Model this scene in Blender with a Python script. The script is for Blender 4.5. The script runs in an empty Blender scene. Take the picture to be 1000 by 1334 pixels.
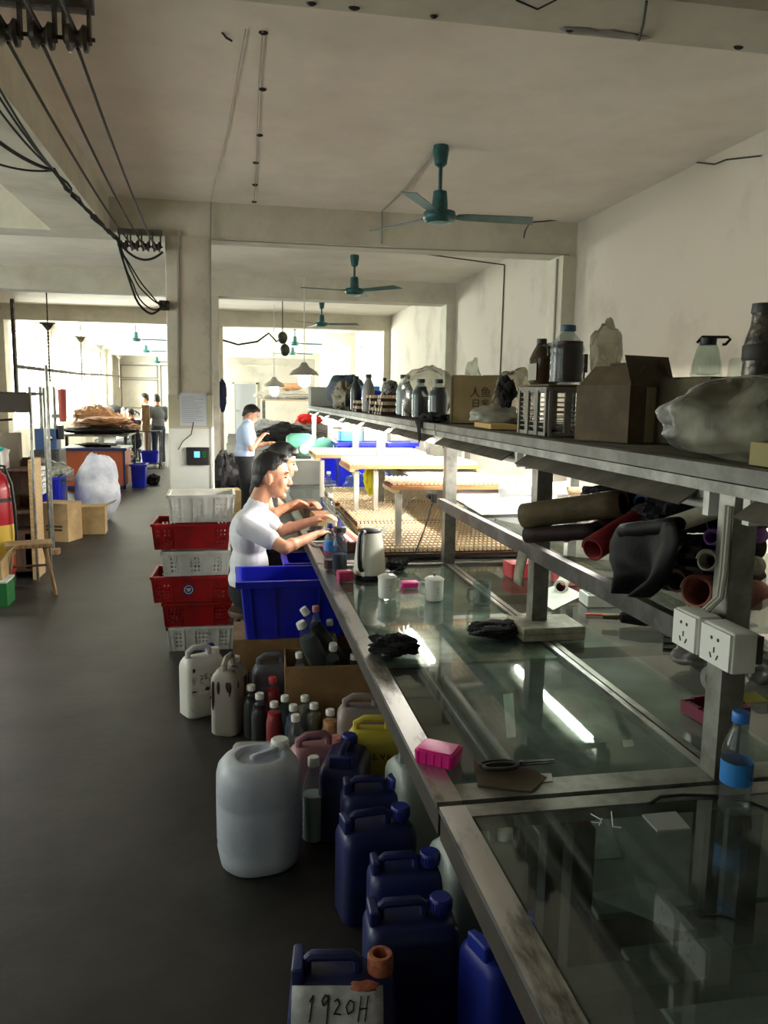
import bpy, bmesh, math, random
from mathutils import Vector, Matrix, noise, Euler
random.seed(7)
PI = math.pi
scene = bpy.context.scene
C = scene.collection
# ---------------------------------------------------------------- camera (photo frame 1000 x 1334)
FPX, CAMH = 1060.0, 1.68
YAW, PITCH, ROLL = 0.18403189628, 0.14060185408, 0.015
RC = Matrix.Rotation(-YAW, 3, 'Z') @ Matrix.Rotation(-PITCH, 3, 'X') @ Matrix.Rotation(-ROLL, 3, 'Y')
c_right, c_fwd, c_up = RC.col[0], RC.col[1], RC.col[2]
cd = bpy.data.cameras.new('camera')
cam = bpy.data.objects.new('camera', cd); C.objects.link(cam)
cd.sensor_fit = 'VERTICAL'; cd.sensor_height = 36.0; cd.lens = 36.0 * FPX / 1334.0
cd.clip_start = 0.05; cd.clip_end = 200
mw = Matrix.Identity(4)
for i in range(3):
    mw[i][0] = c_right[i]; mw[i][1] = c_up[i]; mw[i][2] = -c_fwd[i]
mw[2][3] = CAMH
cam.matrix_world = mw
scene.camera = cam
# ---------------------------------------------------------------- view, world, daylight
vs = scene.view_settings
vs.view_transform = 'Standard'; vs.look = 'None'; vs.gamma = 1.0; vs.use_curve_mapping = False
vs.exposure = 0.42
W = bpy.data.worlds.new('sky'); scene.world = W; W.use_nodes = True
bg = W.node_tree.nodes['Background']
bg.inputs[0].default_value = (1.0, 0.98, 0.95, 1); bg.inputs[1].default_value = 2.0
XL, XR, YB, YF, ZC = -4.9, 3.55, -4.0, 36.0, 3.5
def daylight(name, loc, rot, sx, sy, watts, col=(1.0, 0.955, 0.89)):
    l = bpy.data.lights.new(name, 'AREA'); l.shape = 'RECTANGLE'; l.size = sx; l.size_y = sy
    l.energy = watts; l.color = col
    o = bpy.data.objects.new(name, l); C.objects.link(o); o.location = loc; o.rotation_euler = rot
    return o
# windows of the long left wall: (y0, y1, watts); unseen near ones added for fill light
LEFT_WIN = [(-2.6, -0.2, 8), (0.3, 2.7, 22), (4.4, 7.4, 170), (9.4, 12.4, 60), (19.4, 24.0, 2300), (25.0, 29.0, 2100), (30.0, 33.8, 1400)]
WZ0, WZ1 = 0.8, 3.1
for (a, b, w) in LEFT_WIN:
    daylight('window_daylight', (XL - 0.32, (a + b) / 2, (WZ0 + WZ1) / 2), (0, -PI / 2, 0), WZ1 - WZ0, b - a, w)
RIGHT_WIN = [(20.2, 23.4, 330), (25.4, 28.6, 330)]
for (a, b, w) in RIGHT_WIN:
    daylight('window_daylight', (XR + 0.32, (a + b) / 2, (WZ0 + WZ1) / 2), (0, PI / 2, 0), WZ1 - WZ0, b - a, w)
BACK_WIN = []
for (a, b, w) in BACK_WIN:
    daylight('window_daylight', ((a + b) / 2, YB - 0.32, (WZ0 + WZ1) / 2), (PI / 2, 0, 0), b - a, WZ1 - WZ0, w)

# ---------------------------------------------------------------- photo pixel -> point on a known plane
def ray(px, py):
    return RC @ Vector(((px - 500) / FPX, 1.0, (667 - py) / FPX))
def PZ(px, py, z):
    d = ray(px, py); return Vector((0, 0, CAMH)) + d * ((z - CAMH) / d.z)
def PX(px, py, x):
    d = ray(px, py); return Vector((0, 0, CAMH)) + d * (x / d.x)
def PY(px, py, y):
    d = ray(px, py); return Vector((0, 0, CAMH)) + d * (y / d.y)

# ---------------------------------------------------------------- materials
def lin(c):
    def f(u):
        u /= 255.0
        return u / 12.92 if u <= 0.04045 else ((u + 0.055) / 1.055) ** 2.4
    return (f(c[0]), f(c[1]), f(c[2]), 1)
MATS = {}
def mat(name, rgb, rough=0.55, metal=0.0, rgb2=None, nscale=6.0, lo=0.42, hi=0.62, bump=0.0, bscale=60.0, spec=0.5, coat=0.0, stretch=None, emit=0.0, ecol=None, sub=0.0, trans=0.0):
    if name in MATS: return MATS[name]
    m = bpy.data.materials.new(name); m.use_nodes = True
    nt = m.node_tree; b = nt.nodes['Principled BSDF']
    b.inputs['Base Color'].default_value = lin(rgb)
    b.inputs['Roughness'].default_value = rough
    b.inputs['Metallic'].default_value = metal
    b.inputs['Specular IOR Level'].default_value = spec
    if coat: b.inputs['Coat Weight'].default_value = coat
    if trans: b.inputs['Transmission Weight'].default_value = trans
    if emit:
        b.inputs['Emission Color'].default_value = lin(ecol or rgb); b.inputs['Emission Strength'].default_value = emit
    co = None
    def coord():
        tc = nt.nodes.new('ShaderNodeTexCoord'); mp = nt.nodes.new('ShaderNodeMapping')
        if stretch: mp.inputs['Scale'].default_value = stretch
        nt.links.new(tc.outputs['Object'], mp.inputs[0]); return mp.outputs[0]
    if rgb2 is not None:
        co = coord()
        n = nt.nodes.new('ShaderNodeTexNoise'); n.inputs['Scale'].default_value = nscale; n.inputs['Detail'].default_value = 6
        n.inputs['Roughness'].default_value = 0.65
        nt.links.new(co, n.inputs['Vector'])
        r = nt.nodes.new('ShaderNodeValToRGB')
        r.color_ramp.elements[0].position = lo; r.color_ramp.elements[1].position = hi
        r.color_ramp.elements[0].color = lin(rgb2); r.color_ramp.elements[1].color = lin(rgb)
        nt.links.new(n.outputs['Fac'], r.inputs[0]); nt.links.new(r.outputs[0], b.inputs['Base Color'])
    if bump:
        co = co or coord()
        n2 = nt.nodes.new('ShaderNodeTexNoise'); n2.inputs['Scale'].default_value = bscale; n2.inputs['Detail'].default_value = 4
        nt.links.new(co, n2.inputs['Vector'])
        bp = nt.nodes.new('ShaderNodeBump'); bp.inputs['Strength'].default_value = bump; bp.inputs['Distance'].default_value = 0.01
        nt.links.new(n2.outputs['Fac'], bp.inputs['Height']); nt.links.new(bp.outputs[0], b.inputs['Normal'])
    MATS[name] = m
    return m
def clear(name, tint, rough=0.03, ior=1.45, milk=0.0, milkcol=(220, 222, 222), haze_scale=0.0):
    """thin clear sheet: tinted see-through + mirror by Fresnel (+ some milky diffuse)"""
    if name in MATS: return MATS[name]
    m = bpy.data.materials.new(name); m.use_nodes = True
    nt = m.node_tree; nt.nodes.clear()
    out = nt.nodes.new('ShaderNodeOutputMaterial')
    tr = nt.nodes.new('ShaderNodeBsdfTransparent'); tr.inputs[0].default_value = lin(tint)
    gl = nt.nodes.new('ShaderNodeBsdfGlossy'); gl.inputs['Roughness'].default_value = rough
    fr = nt.nodes.new('ShaderNodeFresnel')
    ge = nt.nodes.new('ShaderNodeNewGeometry'); im = nt.nodes.new('ShaderNodeMapRange')   # same mirror share from both faces of the sheet
    im.inputs[3].default_value = ior; im.inputs[4].default_value = 1 / ior
    nt.links.new(ge.outputs['Backfacing'], im.inputs[0]); nt.links.new(im.outputs[0], fr.inputs[0])
    mx = nt.nodes.new('ShaderNodeMixShader')
    nt.links.new(fr.outputs[0], mx.inputs[0])
    base = tr.outputs[0]
    if milk:
        df = nt.nodes.new('ShaderNodeBsdfDiffuse'); df.inputs[0].default_value = lin(milkcol)
        tl = nt.nodes.new('ShaderNodeBsdfTranslucent'); tl.inputs[0].default_value = lin(milkcol)
        m1 = nt.nodes.new('ShaderNodeMixShader'); m1.inputs[0].default_value = 0.4
        nt.links.new(df.outputs[0], m1.inputs[1]); nt.links.new(tl.outputs[0], m1.inputs[2])
        m2 = nt.nodes.new('ShaderNodeMixShader'); m2.inputs[0].default_value = milk
        nt.links.new(tr.outputs[0], m2.inputs[1]); nt.links.new(m1.outputs[0], m2.inputs[2])
        base = m2.outputs[0]
        if haze_scale:
            tc = nt.nodes.new('ShaderNodeTexCoord'); n = nt.nodes.new('ShaderNodeTexNoise')
            n.inputs['Scale'].default_value = haze_scale; n.inputs['Detail'].default_value = 5
            nt.links.new(tc.outputs['Object'], n.inputs['Vector'])
            mr = nt.nodes.new('ShaderNodeMapRange'); mr.inputs[1].default_value = 0.42; mr.inputs[2].default_value = 0.7
            mr.inputs[3].default_value = 0.0; mr.inputs[4].default_value = milk * 2
            nt.links.new(n.outputs['Fac'], mr.inputs[0]); nt.links.new(mr.outputs[0], m2.inputs[0])
    nt.links.new(base, mx.inputs[1]); nt.links.new(gl.outputs[0], mx.inputs[2]); nt.links.new(mx.outputs[0], out.inputs[0])
    MATS[name] = m
    return m
def glow(name, rgb, strength):
    if name in MATS: return MATS[name]
    m = bpy.data.materials.new(name); m.use_nodes = True
    nt = m.node_tree; nt.nodes.clear()
    out = nt.nodes.new('ShaderNodeOutputMaterial'); e = nt.nodes.new('ShaderNodeEmission')
    e.inputs[0].default_value = lin(rgb); e.inputs[1].default_value = strength
    nt.links.new(e.outputs[0], out.inputs[0]); MATS[name] = m
    return m

# ---------------------------------------------------------------- mesh collecting
def rrect(w, d, r, k=4):
    r = min(r, w / 2 - 1e-4, d / 2 - 1e-4); pts = []
    for cx, cy, a0 in ((w / 2 - r, d / 2 - r, 0), (-w / 2 + r, d / 2 - r, PI / 2), (-w / 2 + r, -d / 2 + r, PI), (w / 2 - r, -d / 2 + r, 1.5 * PI)):
        for i in range(k + 1):
            a = a0 + PI / 2 * i / k
            pts.append((cx + r * math.cos(a), cy + r * math.sin(a)))
    return pts
def frame(d):
    d = Vector(d).normalized(); u = Vector((0, 0, 1)) if abs(d.z) < 0.95 else Vector((1, 0, 0))
    x = u.cross(d).normalized(); return x, d.cross(x)
class MB:
    def __init__(s): s.v = []; s.f = []; s.mi = []; s.T = Matrix.Identity(4); s.m = 0
    def add(s, vs, fs):
        o = len(s.v)
        s.v += [tuple(s.T @ Vector(p)) for p in vs]
        s.f += [tuple(i + o for i in f) for f in fs]; s.mi += [s.m] * len(fs); return s
    def box(s, c, sz, rz=0.0, M=None):
        x, y, z = sz[0] / 2, sz[1] / 2, sz[2] / 2
        R = M or Matrix.Rotation(rz, 3, 'Z'); c = Vector(c)
        vs = [c + R @ Vector((a * x, b * y, e * z)) for e in (-1, 1) for a, b in ((-1, -1), (1, -1), (1, 1), (-1, 1))]
        return s.add(vs, [(3, 2, 1, 0), (4, 5, 6, 7), (0, 1, 5, 4), (1, 2, 6, 5), (2, 3, 7, 6), (3, 0, 4, 7)])
    def b2(s, a, b):
        return s.box([(a[i] + b[i]) / 2 for i in range(3)], [abs(b[i] - a[i]) for i in range(3)])
    def rbox(s, c, w, d, h, r=0.01, e=0.004, rz=0.0):
        """upright box with rounded corners and eased rims; c is the middle of the base"""
        return s.loft([(0, w - 2 * e, d - 2 * e, r), (e, w, d, r), (h - e, w, d, r), (h, w - 2 * e, d - 2 * e, r)], c, rz)
    def loft(s, secs, c=(0, 0, 0), rz=0.0, k=4):
        R = Matrix.Rotation(rz, 3, 'Z'); c = Vector(c); vs = []; fs = []
        for q in secs:
            ox, oy = (q[4], q[5]) if len(q) > 4 else (0, 0)
            vs += [c + R @ Vector((x + ox, y + oy, q[0])) for x, y in rrect(q[1], q[2], q[3], k)]
        n = 4 * (k + 1)
        for j in range(len(secs) - 1):
            for i in range(n):
                fs.append((j * n + i, j * n + (i + 1) % n, (j + 1) * n + (i + 1) % n, (j + 1) * n + i))
        fs.append(tuple(range(n - 1, -1, -1))); fs.append(tuple((len(secs) - 1) * n + i for i in range(n)))
        return s.add(vs, fs)
    def cyl(s, p0, p1, r0, r1=None, n=12, caps=True):
        r1 = r0 if r1 is None else r1; p0 = Vector(p0); p1 = Vector(p1); x, y = frame(p1 - p0)
        vs = [p + (x * math.cos(2 * PI * i / n) + y * math.sin(2 * PI * i / n)) * r for p, r in ((p0, r0), (p1, r1)) for i in range(n)]
        fs = [(i, (i + 1) % n, n + (i + 1) % n, n + i) for i in range(n)]
        if caps: fs += [tuple(range(n - 1, -1, -1)), tuple(range(n, 2 * n))]
        return s.add(vs, fs)
    def tube(s, pts, r, n=6, closed=False):
        pts = [Vector(p) for p in pts]; N = len(pts); vs = []; fs = []
        rs = r if isinstance(r, (list, tuple)) else [r] * N; px = None
        for i, p in enumerate(pts):
            d = (pts[(i + 1) % N] - pts[i - 1]) if closed else (pts[min(i + 1, N - 1)] - pts[max(i - 1, 0)])
            d = d.normalized() if d.length > 1e-9 else Vector((0, 0, 1))
            if px is None: x, y = frame(d)
            else:
                x = px - d * px.dot(d)
                x = x.normalized() if x.length > 1e-6 else frame(d)[0]
                y = d.cross(x)
            px = x
            vs += [p + (x * math.cos(2 * PI * k / n) + y * math.sin(2 * PI * k / n)) * rs[i] for k in range(n)]
        for j in range(N if closed else N - 1):
            a, b = j * n, ((j + 1) % N) * n
            fs += [(a + k, a + (k + 1) % n, b + (k + 1) % n, b + k) for k in range(n)]
        if not closed: fs += [tuple(range(n - 1, -1, -1)), tuple((N - 1) * n + k for k in range(n))]
        return s.add(vs, fs)
    def lathe(s, prof, n=20, c=(0, 0, 0), M=None):
        c = Vector(c); M = M or Matrix.Identity(3); vs = []; fs = []
        for r, z in prof:
            vs += [c + M @ Vector((r * math.cos(2 * PI * i / n), r * math.sin(2 * PI * i / n), z)) for i in range(n)]
        for j in range(len(prof) - 1):
            fs += [(j * n + i, j * n + (i + 1) % n, (j + 1) * n + (i + 1) % n, (j + 1) * n + i) for i in range(n)]
        if prof[0][0] > 1e-5: fs.append(tuple(range(n - 1, -1, -1)))
        if prof[-1][0] > 1e-5: fs.append(tuple((len(prof) - 1) * n + i for i in range(n)))
        return s.add(vs, fs)
    def sheet(s, fn, nu, nv):
        vs = [fn(i / nu, j / nv) for j in range(nv + 1) for i in range(nu + 1)]
        fs = [(j * (nu + 1) + i, j * (nu + 1) + i + 1, (j + 1) * (nu + 1) + i + 1, (j + 1) * (nu + 1) + i) for j in range(nv) for i in range(nu)]
        return s.add(vs, fs)
    def ball(s, c, r, nu=14, nv=9, M=None, fn=None):
        """ellipsoid; fn(unit) -> factor lets it crumple"""
        c = Vector(c); r = (r, r, r) if not isinstance(r, (tuple, list, Vector)) else r
        vs = []; fs = []; M = M or Matrix.Identity(3)
        for j in range(nv + 1):
            t = PI * j / nv
            for i in range(nu):
                a = 2 * PI * i / nu
                u = Vector((math.sin(t) * math.cos(a), math.sin(t) * math.sin(a), -math.cos(t)))
                k = fn(u) if fn else 1.0
                vs.append(c + M @ Vector((u.x * r[0] * k, u.y * r[1] * k, u.z * r[2] * k)))
        for j in range(nv):
            for i in range(nu):
                a, b = j * nu + i, j * nu + (i + 1) % nu
                if j == 0: fs.append((a, b + nu, a + nu))
                elif j == nv - 1: fs.append((a, b, a + nu))
                else: fs.append((a, b, b + nu, a + nu))
        return s.add(vs, fs)
    def poly(s, pts, up=None, th=0.0):
        n = len(pts)
        if not th: return s.add(pts, [tuple(range(n))])
        up = Vector(up); lo = [Vector(p) for p in pts]; hi = [p + up * th for p in lo]
        return s.add(lo + hi, [tuple(range(n - 1, -1, -1)), tuple(range(n, 2 * n))] + [(i, (i + 1) % n, n + (i + 1) % n, n + i) for i in range(n)])
    def mesh(s, name, mats, smooth=40):
        me = bpy.data.meshes.new(name); me.from_pydata(s.v, [], s.f); me.validate()
        for m in (mats if isinstance(mats, (list, tuple)) else [mats]): me.materials.append(m)
        if max(s.mi or [0]) > 0 and len(me.polygons) == len(s.mi): me.polygons.foreach_set('material_index', s.mi)
        if smooth:
            me.polygons.foreach_set('use_smooth', [True] * len(me.polygons))
            me.set_sharp_from_angle(angle=math.radians(smooth))
        me.update(); return me
    def build(s, name, mats, parent=None, smooth=40, loc=None, label=None):
        return link(name, s.mesh(name, mats, smooth), parent, loc, label)
def link(name, me, parent=None, loc=None, label=None):
    o = bpy.data.objects.new(name, me); C.objects.link(o)
    if parent: o.parent = parent
    if loc is not None: o.location = loc
    if label: o['label'] = label
    return o
def tag(o, label, cat, group=None, kind=None):
    o['label'] = label; o['category'] = cat
    if group: o['group'] = group
    if kind: o['kind'] = kind
    return o
def thing(name, label, cat, loc=(0, 0, 0), rz=0.0, group=None, rot=None):
    o = bpy.data.objects.new(name, None); C.objects.link(o); o.empty_display_size = 0.1
    o.location = loc; o.rotation_euler = rot if rot is not None else (0, 0, rz)
    return tag(o, label, cat, group)
def struct(o, label=None):
    o['kind'] = 'structure'
    if label: o['label'] = label
    return o
def dup(root, loc, rz=None, label=None, group=None):
    def cp(o, par):
        c = o.copy(); C.objects.link(c); c.parent = par
        for ch in list(o.children): cp(ch, c)
        return c
    r = cp(root, None); r.location = loc
    if rz is not None: r.rotation_euler = (0, 0, rz)
    if label: r['label'] = label
    if group: r['group'] = group
    return r
def nz(p, s=1.0, seed=0.0):
    return noise.noise(Vector((p[0] * s + seed * 7.3, p[1] * s - seed * 3.1, p[2] * s + seed * 1.7)))
def crumple(seed, a1=0.22, s1=1.6, a2=0.10, s2=4.5):
    return lambda u: 1 + a1 * nz(u, s1, seed) + a2 * (0.5 - abs(nz(u, s2, seed + 3)) * 2)
def solid(o, t, off=0):
    m = o.modifiers.new('thickness', 'SOLIDIFY'); m.thickness = t; m.offset = off; return o
def bake(o):
    dg = bpy.context.evaluated_depsgraph_get(); me = bpy.data.meshes.new_from_object(o.evaluated_get(dg))
    old = o.data; o.modifiers.clear(); o.data = me; bpy.data.meshes.remove(old); return o
def blob(name, parts, vox, m, parent=None, smooth=4, fac=0.5, keep=None):
    """one continuous skin over tapered limbs and ellipsoids"""
    b = MB()
    for p in parts:
        if p[0] == 'c':
            _, a, ra, e, re = p
            a = Vector(a); e = Vector(e)
            b.ball(a, ra, 12, 8); b.ball(e, re, 12, 8)
            if (e - a).length > 1e-5: b.cyl(a, e, ra, re, 12)
        elif p[0] == 'e':
            b.ball(p[1], p[2], 18, 12, p[3] if len(p) > 3 else None)
    o = b.build(name, m, parent, smooth=0)
    r = o.modifiers.new('r', 'REMESH'); r.mode = 'VOXEL'; r.voxel_size = vox; r.use_smooth_shade = True
    s = o.modifiers.new('s', 'SMOOTH'); s.factor = fac; s.iterations = smooth
    bake(o)
    if keep:
        bm = bmesh.new(); bm.from_mesh(o.data); bmesh.ops.delete(bm, geom=[v for v in bm.verts if not keep(v.co)], context='VERTS'); bm.to_mesh(o.data); bm.free()
    o.data.polygons.foreach_set('use_smooth', [True] * len(o.data.polygons))
    if not o.data.materials: o.data.materials.append(m)
    return o
def text(body, size, m, loc, rot, name='lettering', parent=None, depth=0.0006, shear=0.0, label=None):
    cu = bpy.data.curves.new(name, 'FONT'); cu.body = body; cu.size = size; cu.extrude = depth; cu.align_x = 'CENTER'; cu.align_y = 'CENTER'; cu.shear = shear
    t = bpy.data.objects.new(name, cu); C.objects.link(t)
    dg = bpy.context.evaluated_depsgraph_get(); dg.update()
    me = bpy.data.meshes.new_from_object(t.evaluated_get(dg)); bpy.data.objects.remove(t); bpy.data.curves.remove(cu)
    me.materials.clear(); me.materials.append(m)
    o = link(name, me, parent); o.location = loc; o.rotation_euler = rot
    if label: o['label'] = label
    return o
def strokes(lines, m, M, r=0.002, name='handwriting', parent=None):
    """pen strokes given as 2-D polylines, placed by matrix M (x right, y up, z out)"""
    b = MB(); b.T = M
    for ln in lines: b.tube([(x, y, 0) for x, y in ln], r, 5)
    return b.build(name, m, parent)

# ---------------------------------------------------------------- the palette
plaster = mat('plaster', (230, 223, 211), 0.9, rgb2=(214, 206, 193), nscale=1.3, lo=0.3, hi=0.6, bump=0.12, bscale=9)
plaster_beam = mat('plaster_beam', (200, 196, 180), 0.9, rgb2=(176, 171, 155), nscale=2.0, lo=0.3, hi=0.6, bump=0.15, bscale=12)
wallmat = mat('wall_paint', (194, 186, 172), 0.85, rgb2=(164, 155, 141), nscale=0.9, lo=0.28, hi=0.5, bump=0.12, bscale=7)
colmat = mat('column_paint', (192, 186, 170), 0.8, rgb2=(164, 157, 140), nscale=3.5, lo=0.3, hi=0.5, bump=0.1, bscale=20)
concrete = mat('concrete', (50, 47, 44), 0.5, rgb2=(29, 27, 25), nscale=1.7, lo=0.34, hi=0.62, bump=0.12, bscale=22, spec=0.32)
steel = mat('dull_steel', (150, 150, 142), 0.42, 0.75, rgb2=(96, 94, 88), nscale=9, lo=0.3, hi=0.6, bump=0.05)
steel_dk = mat('dark_steel', (88, 88, 84), 0.5, 0.6, rgb2=(56, 55, 52), nscale=10)
alu = mat('scuffed_edge_strip', (186, 186, 182), 0.33, 0.9, rgb2=(104, 104, 100), nscale=14, lo=0.36, hi=0.5, stretch=(1, 0.25, 1))
wood = mat('worn_wood', (150, 122, 84), 0.65, rgb2=(112, 86, 56), nscale=5, stretch=(6, 6, 0.7), bump=0.1)
palewood = mat('pale_wood', (206, 178, 132), 0.65, rgb2=(176, 144, 98), nscale=7, stretch=(1, 8, 8))
darkwood = mat('dark_wood', (92, 66, 46), 0.6, rgb2=(62, 44, 32), nscale=5, stretch=(6, 6, 1))
kraft = mat('cardboard', (158, 124, 82), 0.85, rgb2=(134, 103, 66), nscale=4, bump=0.08, bscale=30)
kraft_pale = mat('pale_cardboard', (184, 158, 112), 0.85, rgb2=(160, 132, 90), nscale=4, bump=0.06)
kraft_dk = mat('dim_cardboard', (104, 88, 64), 0.85, rgb2=(80, 68, 50), nscale=5, bump=0.15, bscale=25)
tape = clear('packing_tape', (196, 180, 140), 0.15, 1.5, 0.35, (190, 170, 130))
navy = mat('navy_plastic', (26, 34, 92), 0.42, rgb2=(18, 24, 66), nscale=6)
navy_cap = mat('navy_cap', (26, 36, 120), 0.4)
blue = mat('blue_plastic', (14, 30, 196), 0.35, rgb2=(10, 22, 160), nscale=4)
cyan = mat('pale_blue_plastic', (70, 170, 225), 0.4)
red = mat('red_plastic', (176, 14, 20), 0.4, rgb2=(132, 10, 14), nscale=4)
white_pl = mat('white_plastic', (226, 226, 220), 0.45, rgb2=(204, 203, 194), nscale=5)
hdpe = mat('milky_plastic', (190, 196, 206), 0.42, rgb2=(172, 178, 190), nscale=4)
black = mat('black', (16, 16, 17), 0.5)
rubber = mat('black_rubber', (20, 19, 18), 0.6)
cloth_bk = mat('black_cloth', (17, 17, 18), 0.95, bump=0.3, bscale=80)
ink = mat('ink', (14, 14, 16), 0.7)
paper = mat('paper', (238, 238, 234), 0.8, rgb2=(222, 222, 216), nscale=5)
magenta = mat('magenta_plastic', (226, 24, 140), 0.45)
teal = mat('teal_enamel', (16, 92, 92), 0.45, rgb2=(20, 66, 66), nscale=12)
glass_top = clear('bench_glass', (226, 234, 230), 0.03, 1.65, 0.16, (164, 174, 168), 3.0)
glass_thin = clear('thin_glass', (236, 242, 240), 0.02, 1.45)
pet = clear('clear_bottle_plastic', (226, 234, 236), 0.06, 1.4, 0.05)
film = clear('plastic_film', (224, 226, 220), 0.22, 1.35, 0.36, (216, 216, 206), 9.0)
film_grey = clear('dusty_plastic_film', (206, 204, 194), 0.3, 1.3, 0.32, (150, 146, 128), 9.0)
sack = mat('white_sack', (226, 228, 236), 0.55, rgb2=(198, 202, 216), nscale=6, bump=0.25, bscale=14)
skin = mat('skin', (206, 152, 120), 0.5, rgb2=(192, 134, 104), nscale=12)
hairm = mat('black_hair', (15, 13, 13), 0.5, bump=0.5, bscale=140, stretch=(1, 1, 0.2))
tee_white = mat('white_cotton', (216, 216, 222), 0.95, rgb2=(204, 204, 212), nscale=8, bump=0.2, bscale=12)
chrome = mat('chrome', (210, 210, 210), 0.15, 1.0)
# ================================================================ the setting
struct(MB().b2((XL - 0.3, YB - 0.3, -0.12), (XR + 0.3, YF + 0.3, 0)).build('floor', concrete), 'worn grey concrete workshop floor')
ceil = struct(MB().b2((XL - 0.3, YB - 0.3, ZC), (XR + 0.3, YF + 0.3, ZC + 0.15)).build('ceiling', plaster), 'white plaster ceiling with deep cross beams')
BEAMS = [(3.05, 3.4), (8.3, 8.66), (13.05, 13.42), (18.6, 18.97), (24.1, 24.45), (29.1, 29.45), (34.1, 34.45)]
ZB = 3.17
for a, b in BEAMS:
    MB().b2((XL, a, ZB), (XR, b, ZC)).build('beam', plaster_beam, ceil)
MB().b2((-1.64, YB, ZB), (-1.12, 3.05, ZC)).build('beam', plaster_beam, ceil)
MB().b2((-1.64, 3.4, ZB), (-1.12, 8.3, ZC)).build('beam', plaster_beam, ceil)
MB().b2((-1.64, 3.05, ZB - 0.004), (-1.12, 3.4, ZB)).build('beam', plaster_beam, ceil)
def wall_with_openings(name, axis, at, thick, lo, hi, wins, label, m=wallmat):
    b = MB(); a0, a1 = (at, at + thick)
    def seg(u0, u1, z0, z1):
        if u1 - u0 < 1e-4: return
        if axis == 'x': b.b2((a0, u0, z0), (a1, u1, z1))
        else: b.b2((u0, a0, z0), (u1, a1, z1))
    u = lo
    for (p, q, _) in sorted(wins):
        seg(u, p, 0, ZC); seg(p, q, 0, WZ0); seg(p, q, WZ1, ZC); u = q
    seg(u, hi, 0, ZC)
    return struct(b.build(name, m), label)
wall_with_openings('wall_left', 'x', XL, -0.25, YB, YF, LEFT_WIN, 'white plaster side wall with a row of tall windows')
wall_with_openings('wall_right', 'x', XR, 0.25, YB, YF, RIGHT_WIN, 'dirty white plaster side wall above the benches')
wall_with_openings('wall_front', 'y', YB, -0.25, XL - 0.25, XR + 0.25, BACK_WIN, 'white plaster wall at the near end of the workshop')
wall_back = struct(MB().b2((XL - 0.25, YF, 0), (XR + 0.25, YF + 0.25, ZC)).build('wall_back', wallmat), 'white plaster wall at the far end of the workshop')
frame_m = mat('window_frame', (190, 192, 190), 0.5, 0.3)
wn = 0
def window(axis, at, u0, u1, sgn):
    global wn
    wn += 1
    f = MB()
    def bar(p, q, z0, z1, t=0.05):
        if axis == 'x': f.b2((at - t / 2, p, z0), (at + t / 2, q, z1))
        else: f.b2((p, at - t / 2, z0), (q, at + t / 2, z1))
    t = 0.05
    bar(u0, u1, WZ0, WZ0 + t); bar(u0, u1, WZ1 - t, WZ1); bar(u0, u0 + t, WZ0, WZ1); bar(u1 - t, u1, WZ0, WZ1)
    n = max(2, round((u1 - u0) / 1.1)); us = [u0 + (u1 - u0) * i / n for i in range(n + 1)]
    for x in us[1:-1]: bar(x - t / 2, x + t / 2, WZ0, WZ1)
    zt = WZ1 - 0.6; bar(u0, u1, zt - t / 2, zt + t / 2)
    w = struct(f.build('window_%d' % wn, frame_m), 'tall metal framed window')
    for x0, x1 in zip(us, us[1:]):
        for z0, z1 in ((WZ0, zt), (zt, WZ1)):
            g = MB()
            if axis == 'x': g.b2((at - 0.003, x0 + 0.02, z0 + 0.02), (at + 0.003, x1 - 0.02, z1 - 0.02))
            else: g.b2((x0 + 0.02, at - 0.003, z0 + 0.02), (x1 - 0.02, at + 0.003, z1 - 0.02))
            g.build('pane', glass_thin, w)
for a, b, _ in LEFT_WIN: window('x', XL - 0.12, a, b, 1)
for a, b, _ in RIGHT_WIN: window('x', XR + 0.12, a, b, -1)
for a, b, _ in BACK_WIN: window('y', YB - 0.12, a, b, 1)
# pilasters and columns under the beams
tn = 0
def trim(b, m, label):
    global tn
    tn += 1
    return struct(b.build('trim_%d' % tn, m), label)
for a, b in BEAMS:
    trim(MB().b2((XR - 0.15, a - 0.02, 0), (XR, b + 0.02, ZB)), plaster_beam, 'white plaster pilaster on the side wall')
    trim(MB().b2((XL, a - 0.02, 0), (XL + 0.2, b + 0.02, ZB)), plaster_beam, 'white plaster pilaster between the windows')
column = None
for k, (a, b) in enumerate(BEAMS[1:]):
    t = trim(MB().rbox((-0.41, (a + b) / 2, 0), 0.42, 0.40, ZB, 0.012, 0.0), colmat, 'square white plaster column under a ceiling beam')
    if k == 0: column = t
dado_m = mat('chipped_column_paint', (214, 216, 208), 0.7, rgb2=(58, 54, 48), nscale=22, lo=0.26, hi=0.31, bump=0.15, bscale=20)
MB().rbox((-0.41, 8.48, 0), 0.428, 0.408, 1.34, 0.014, 0.002).build('dado', dado_m, column)
trim(MB().b2((XL, YF - 0.06, 2.88), (XR, YF, 2.98)), plaster_beam, 'ledge along the far wall')
# far door
dgrey = mat('grey_door', (150, 152, 154), 0.6)
d = struct(MB().b2((0.08, YF - 0.05, 0), (0.98, YF - 0.01, 2.14)).build('door_1', dgrey), 'grey door in the far wall')
f = MB(); f.b2((0.0, YF - 0.07, 0), (0.08, YF, 2.2)); f.b2((0.98, YF - 0.07, 0), (1.06, YF, 2.2)); f.b2((0.0, YF - 0.07, 2.14), (1.06, YF, 2.22)); f.build('door_frame', plaster_beam, d)
MB().cyl((0.18, YF - 0.06, 1.0), (0.18, YF - 0.1, 1.0), 0.03, n=10).build('door_handle', steel, d)
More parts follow.
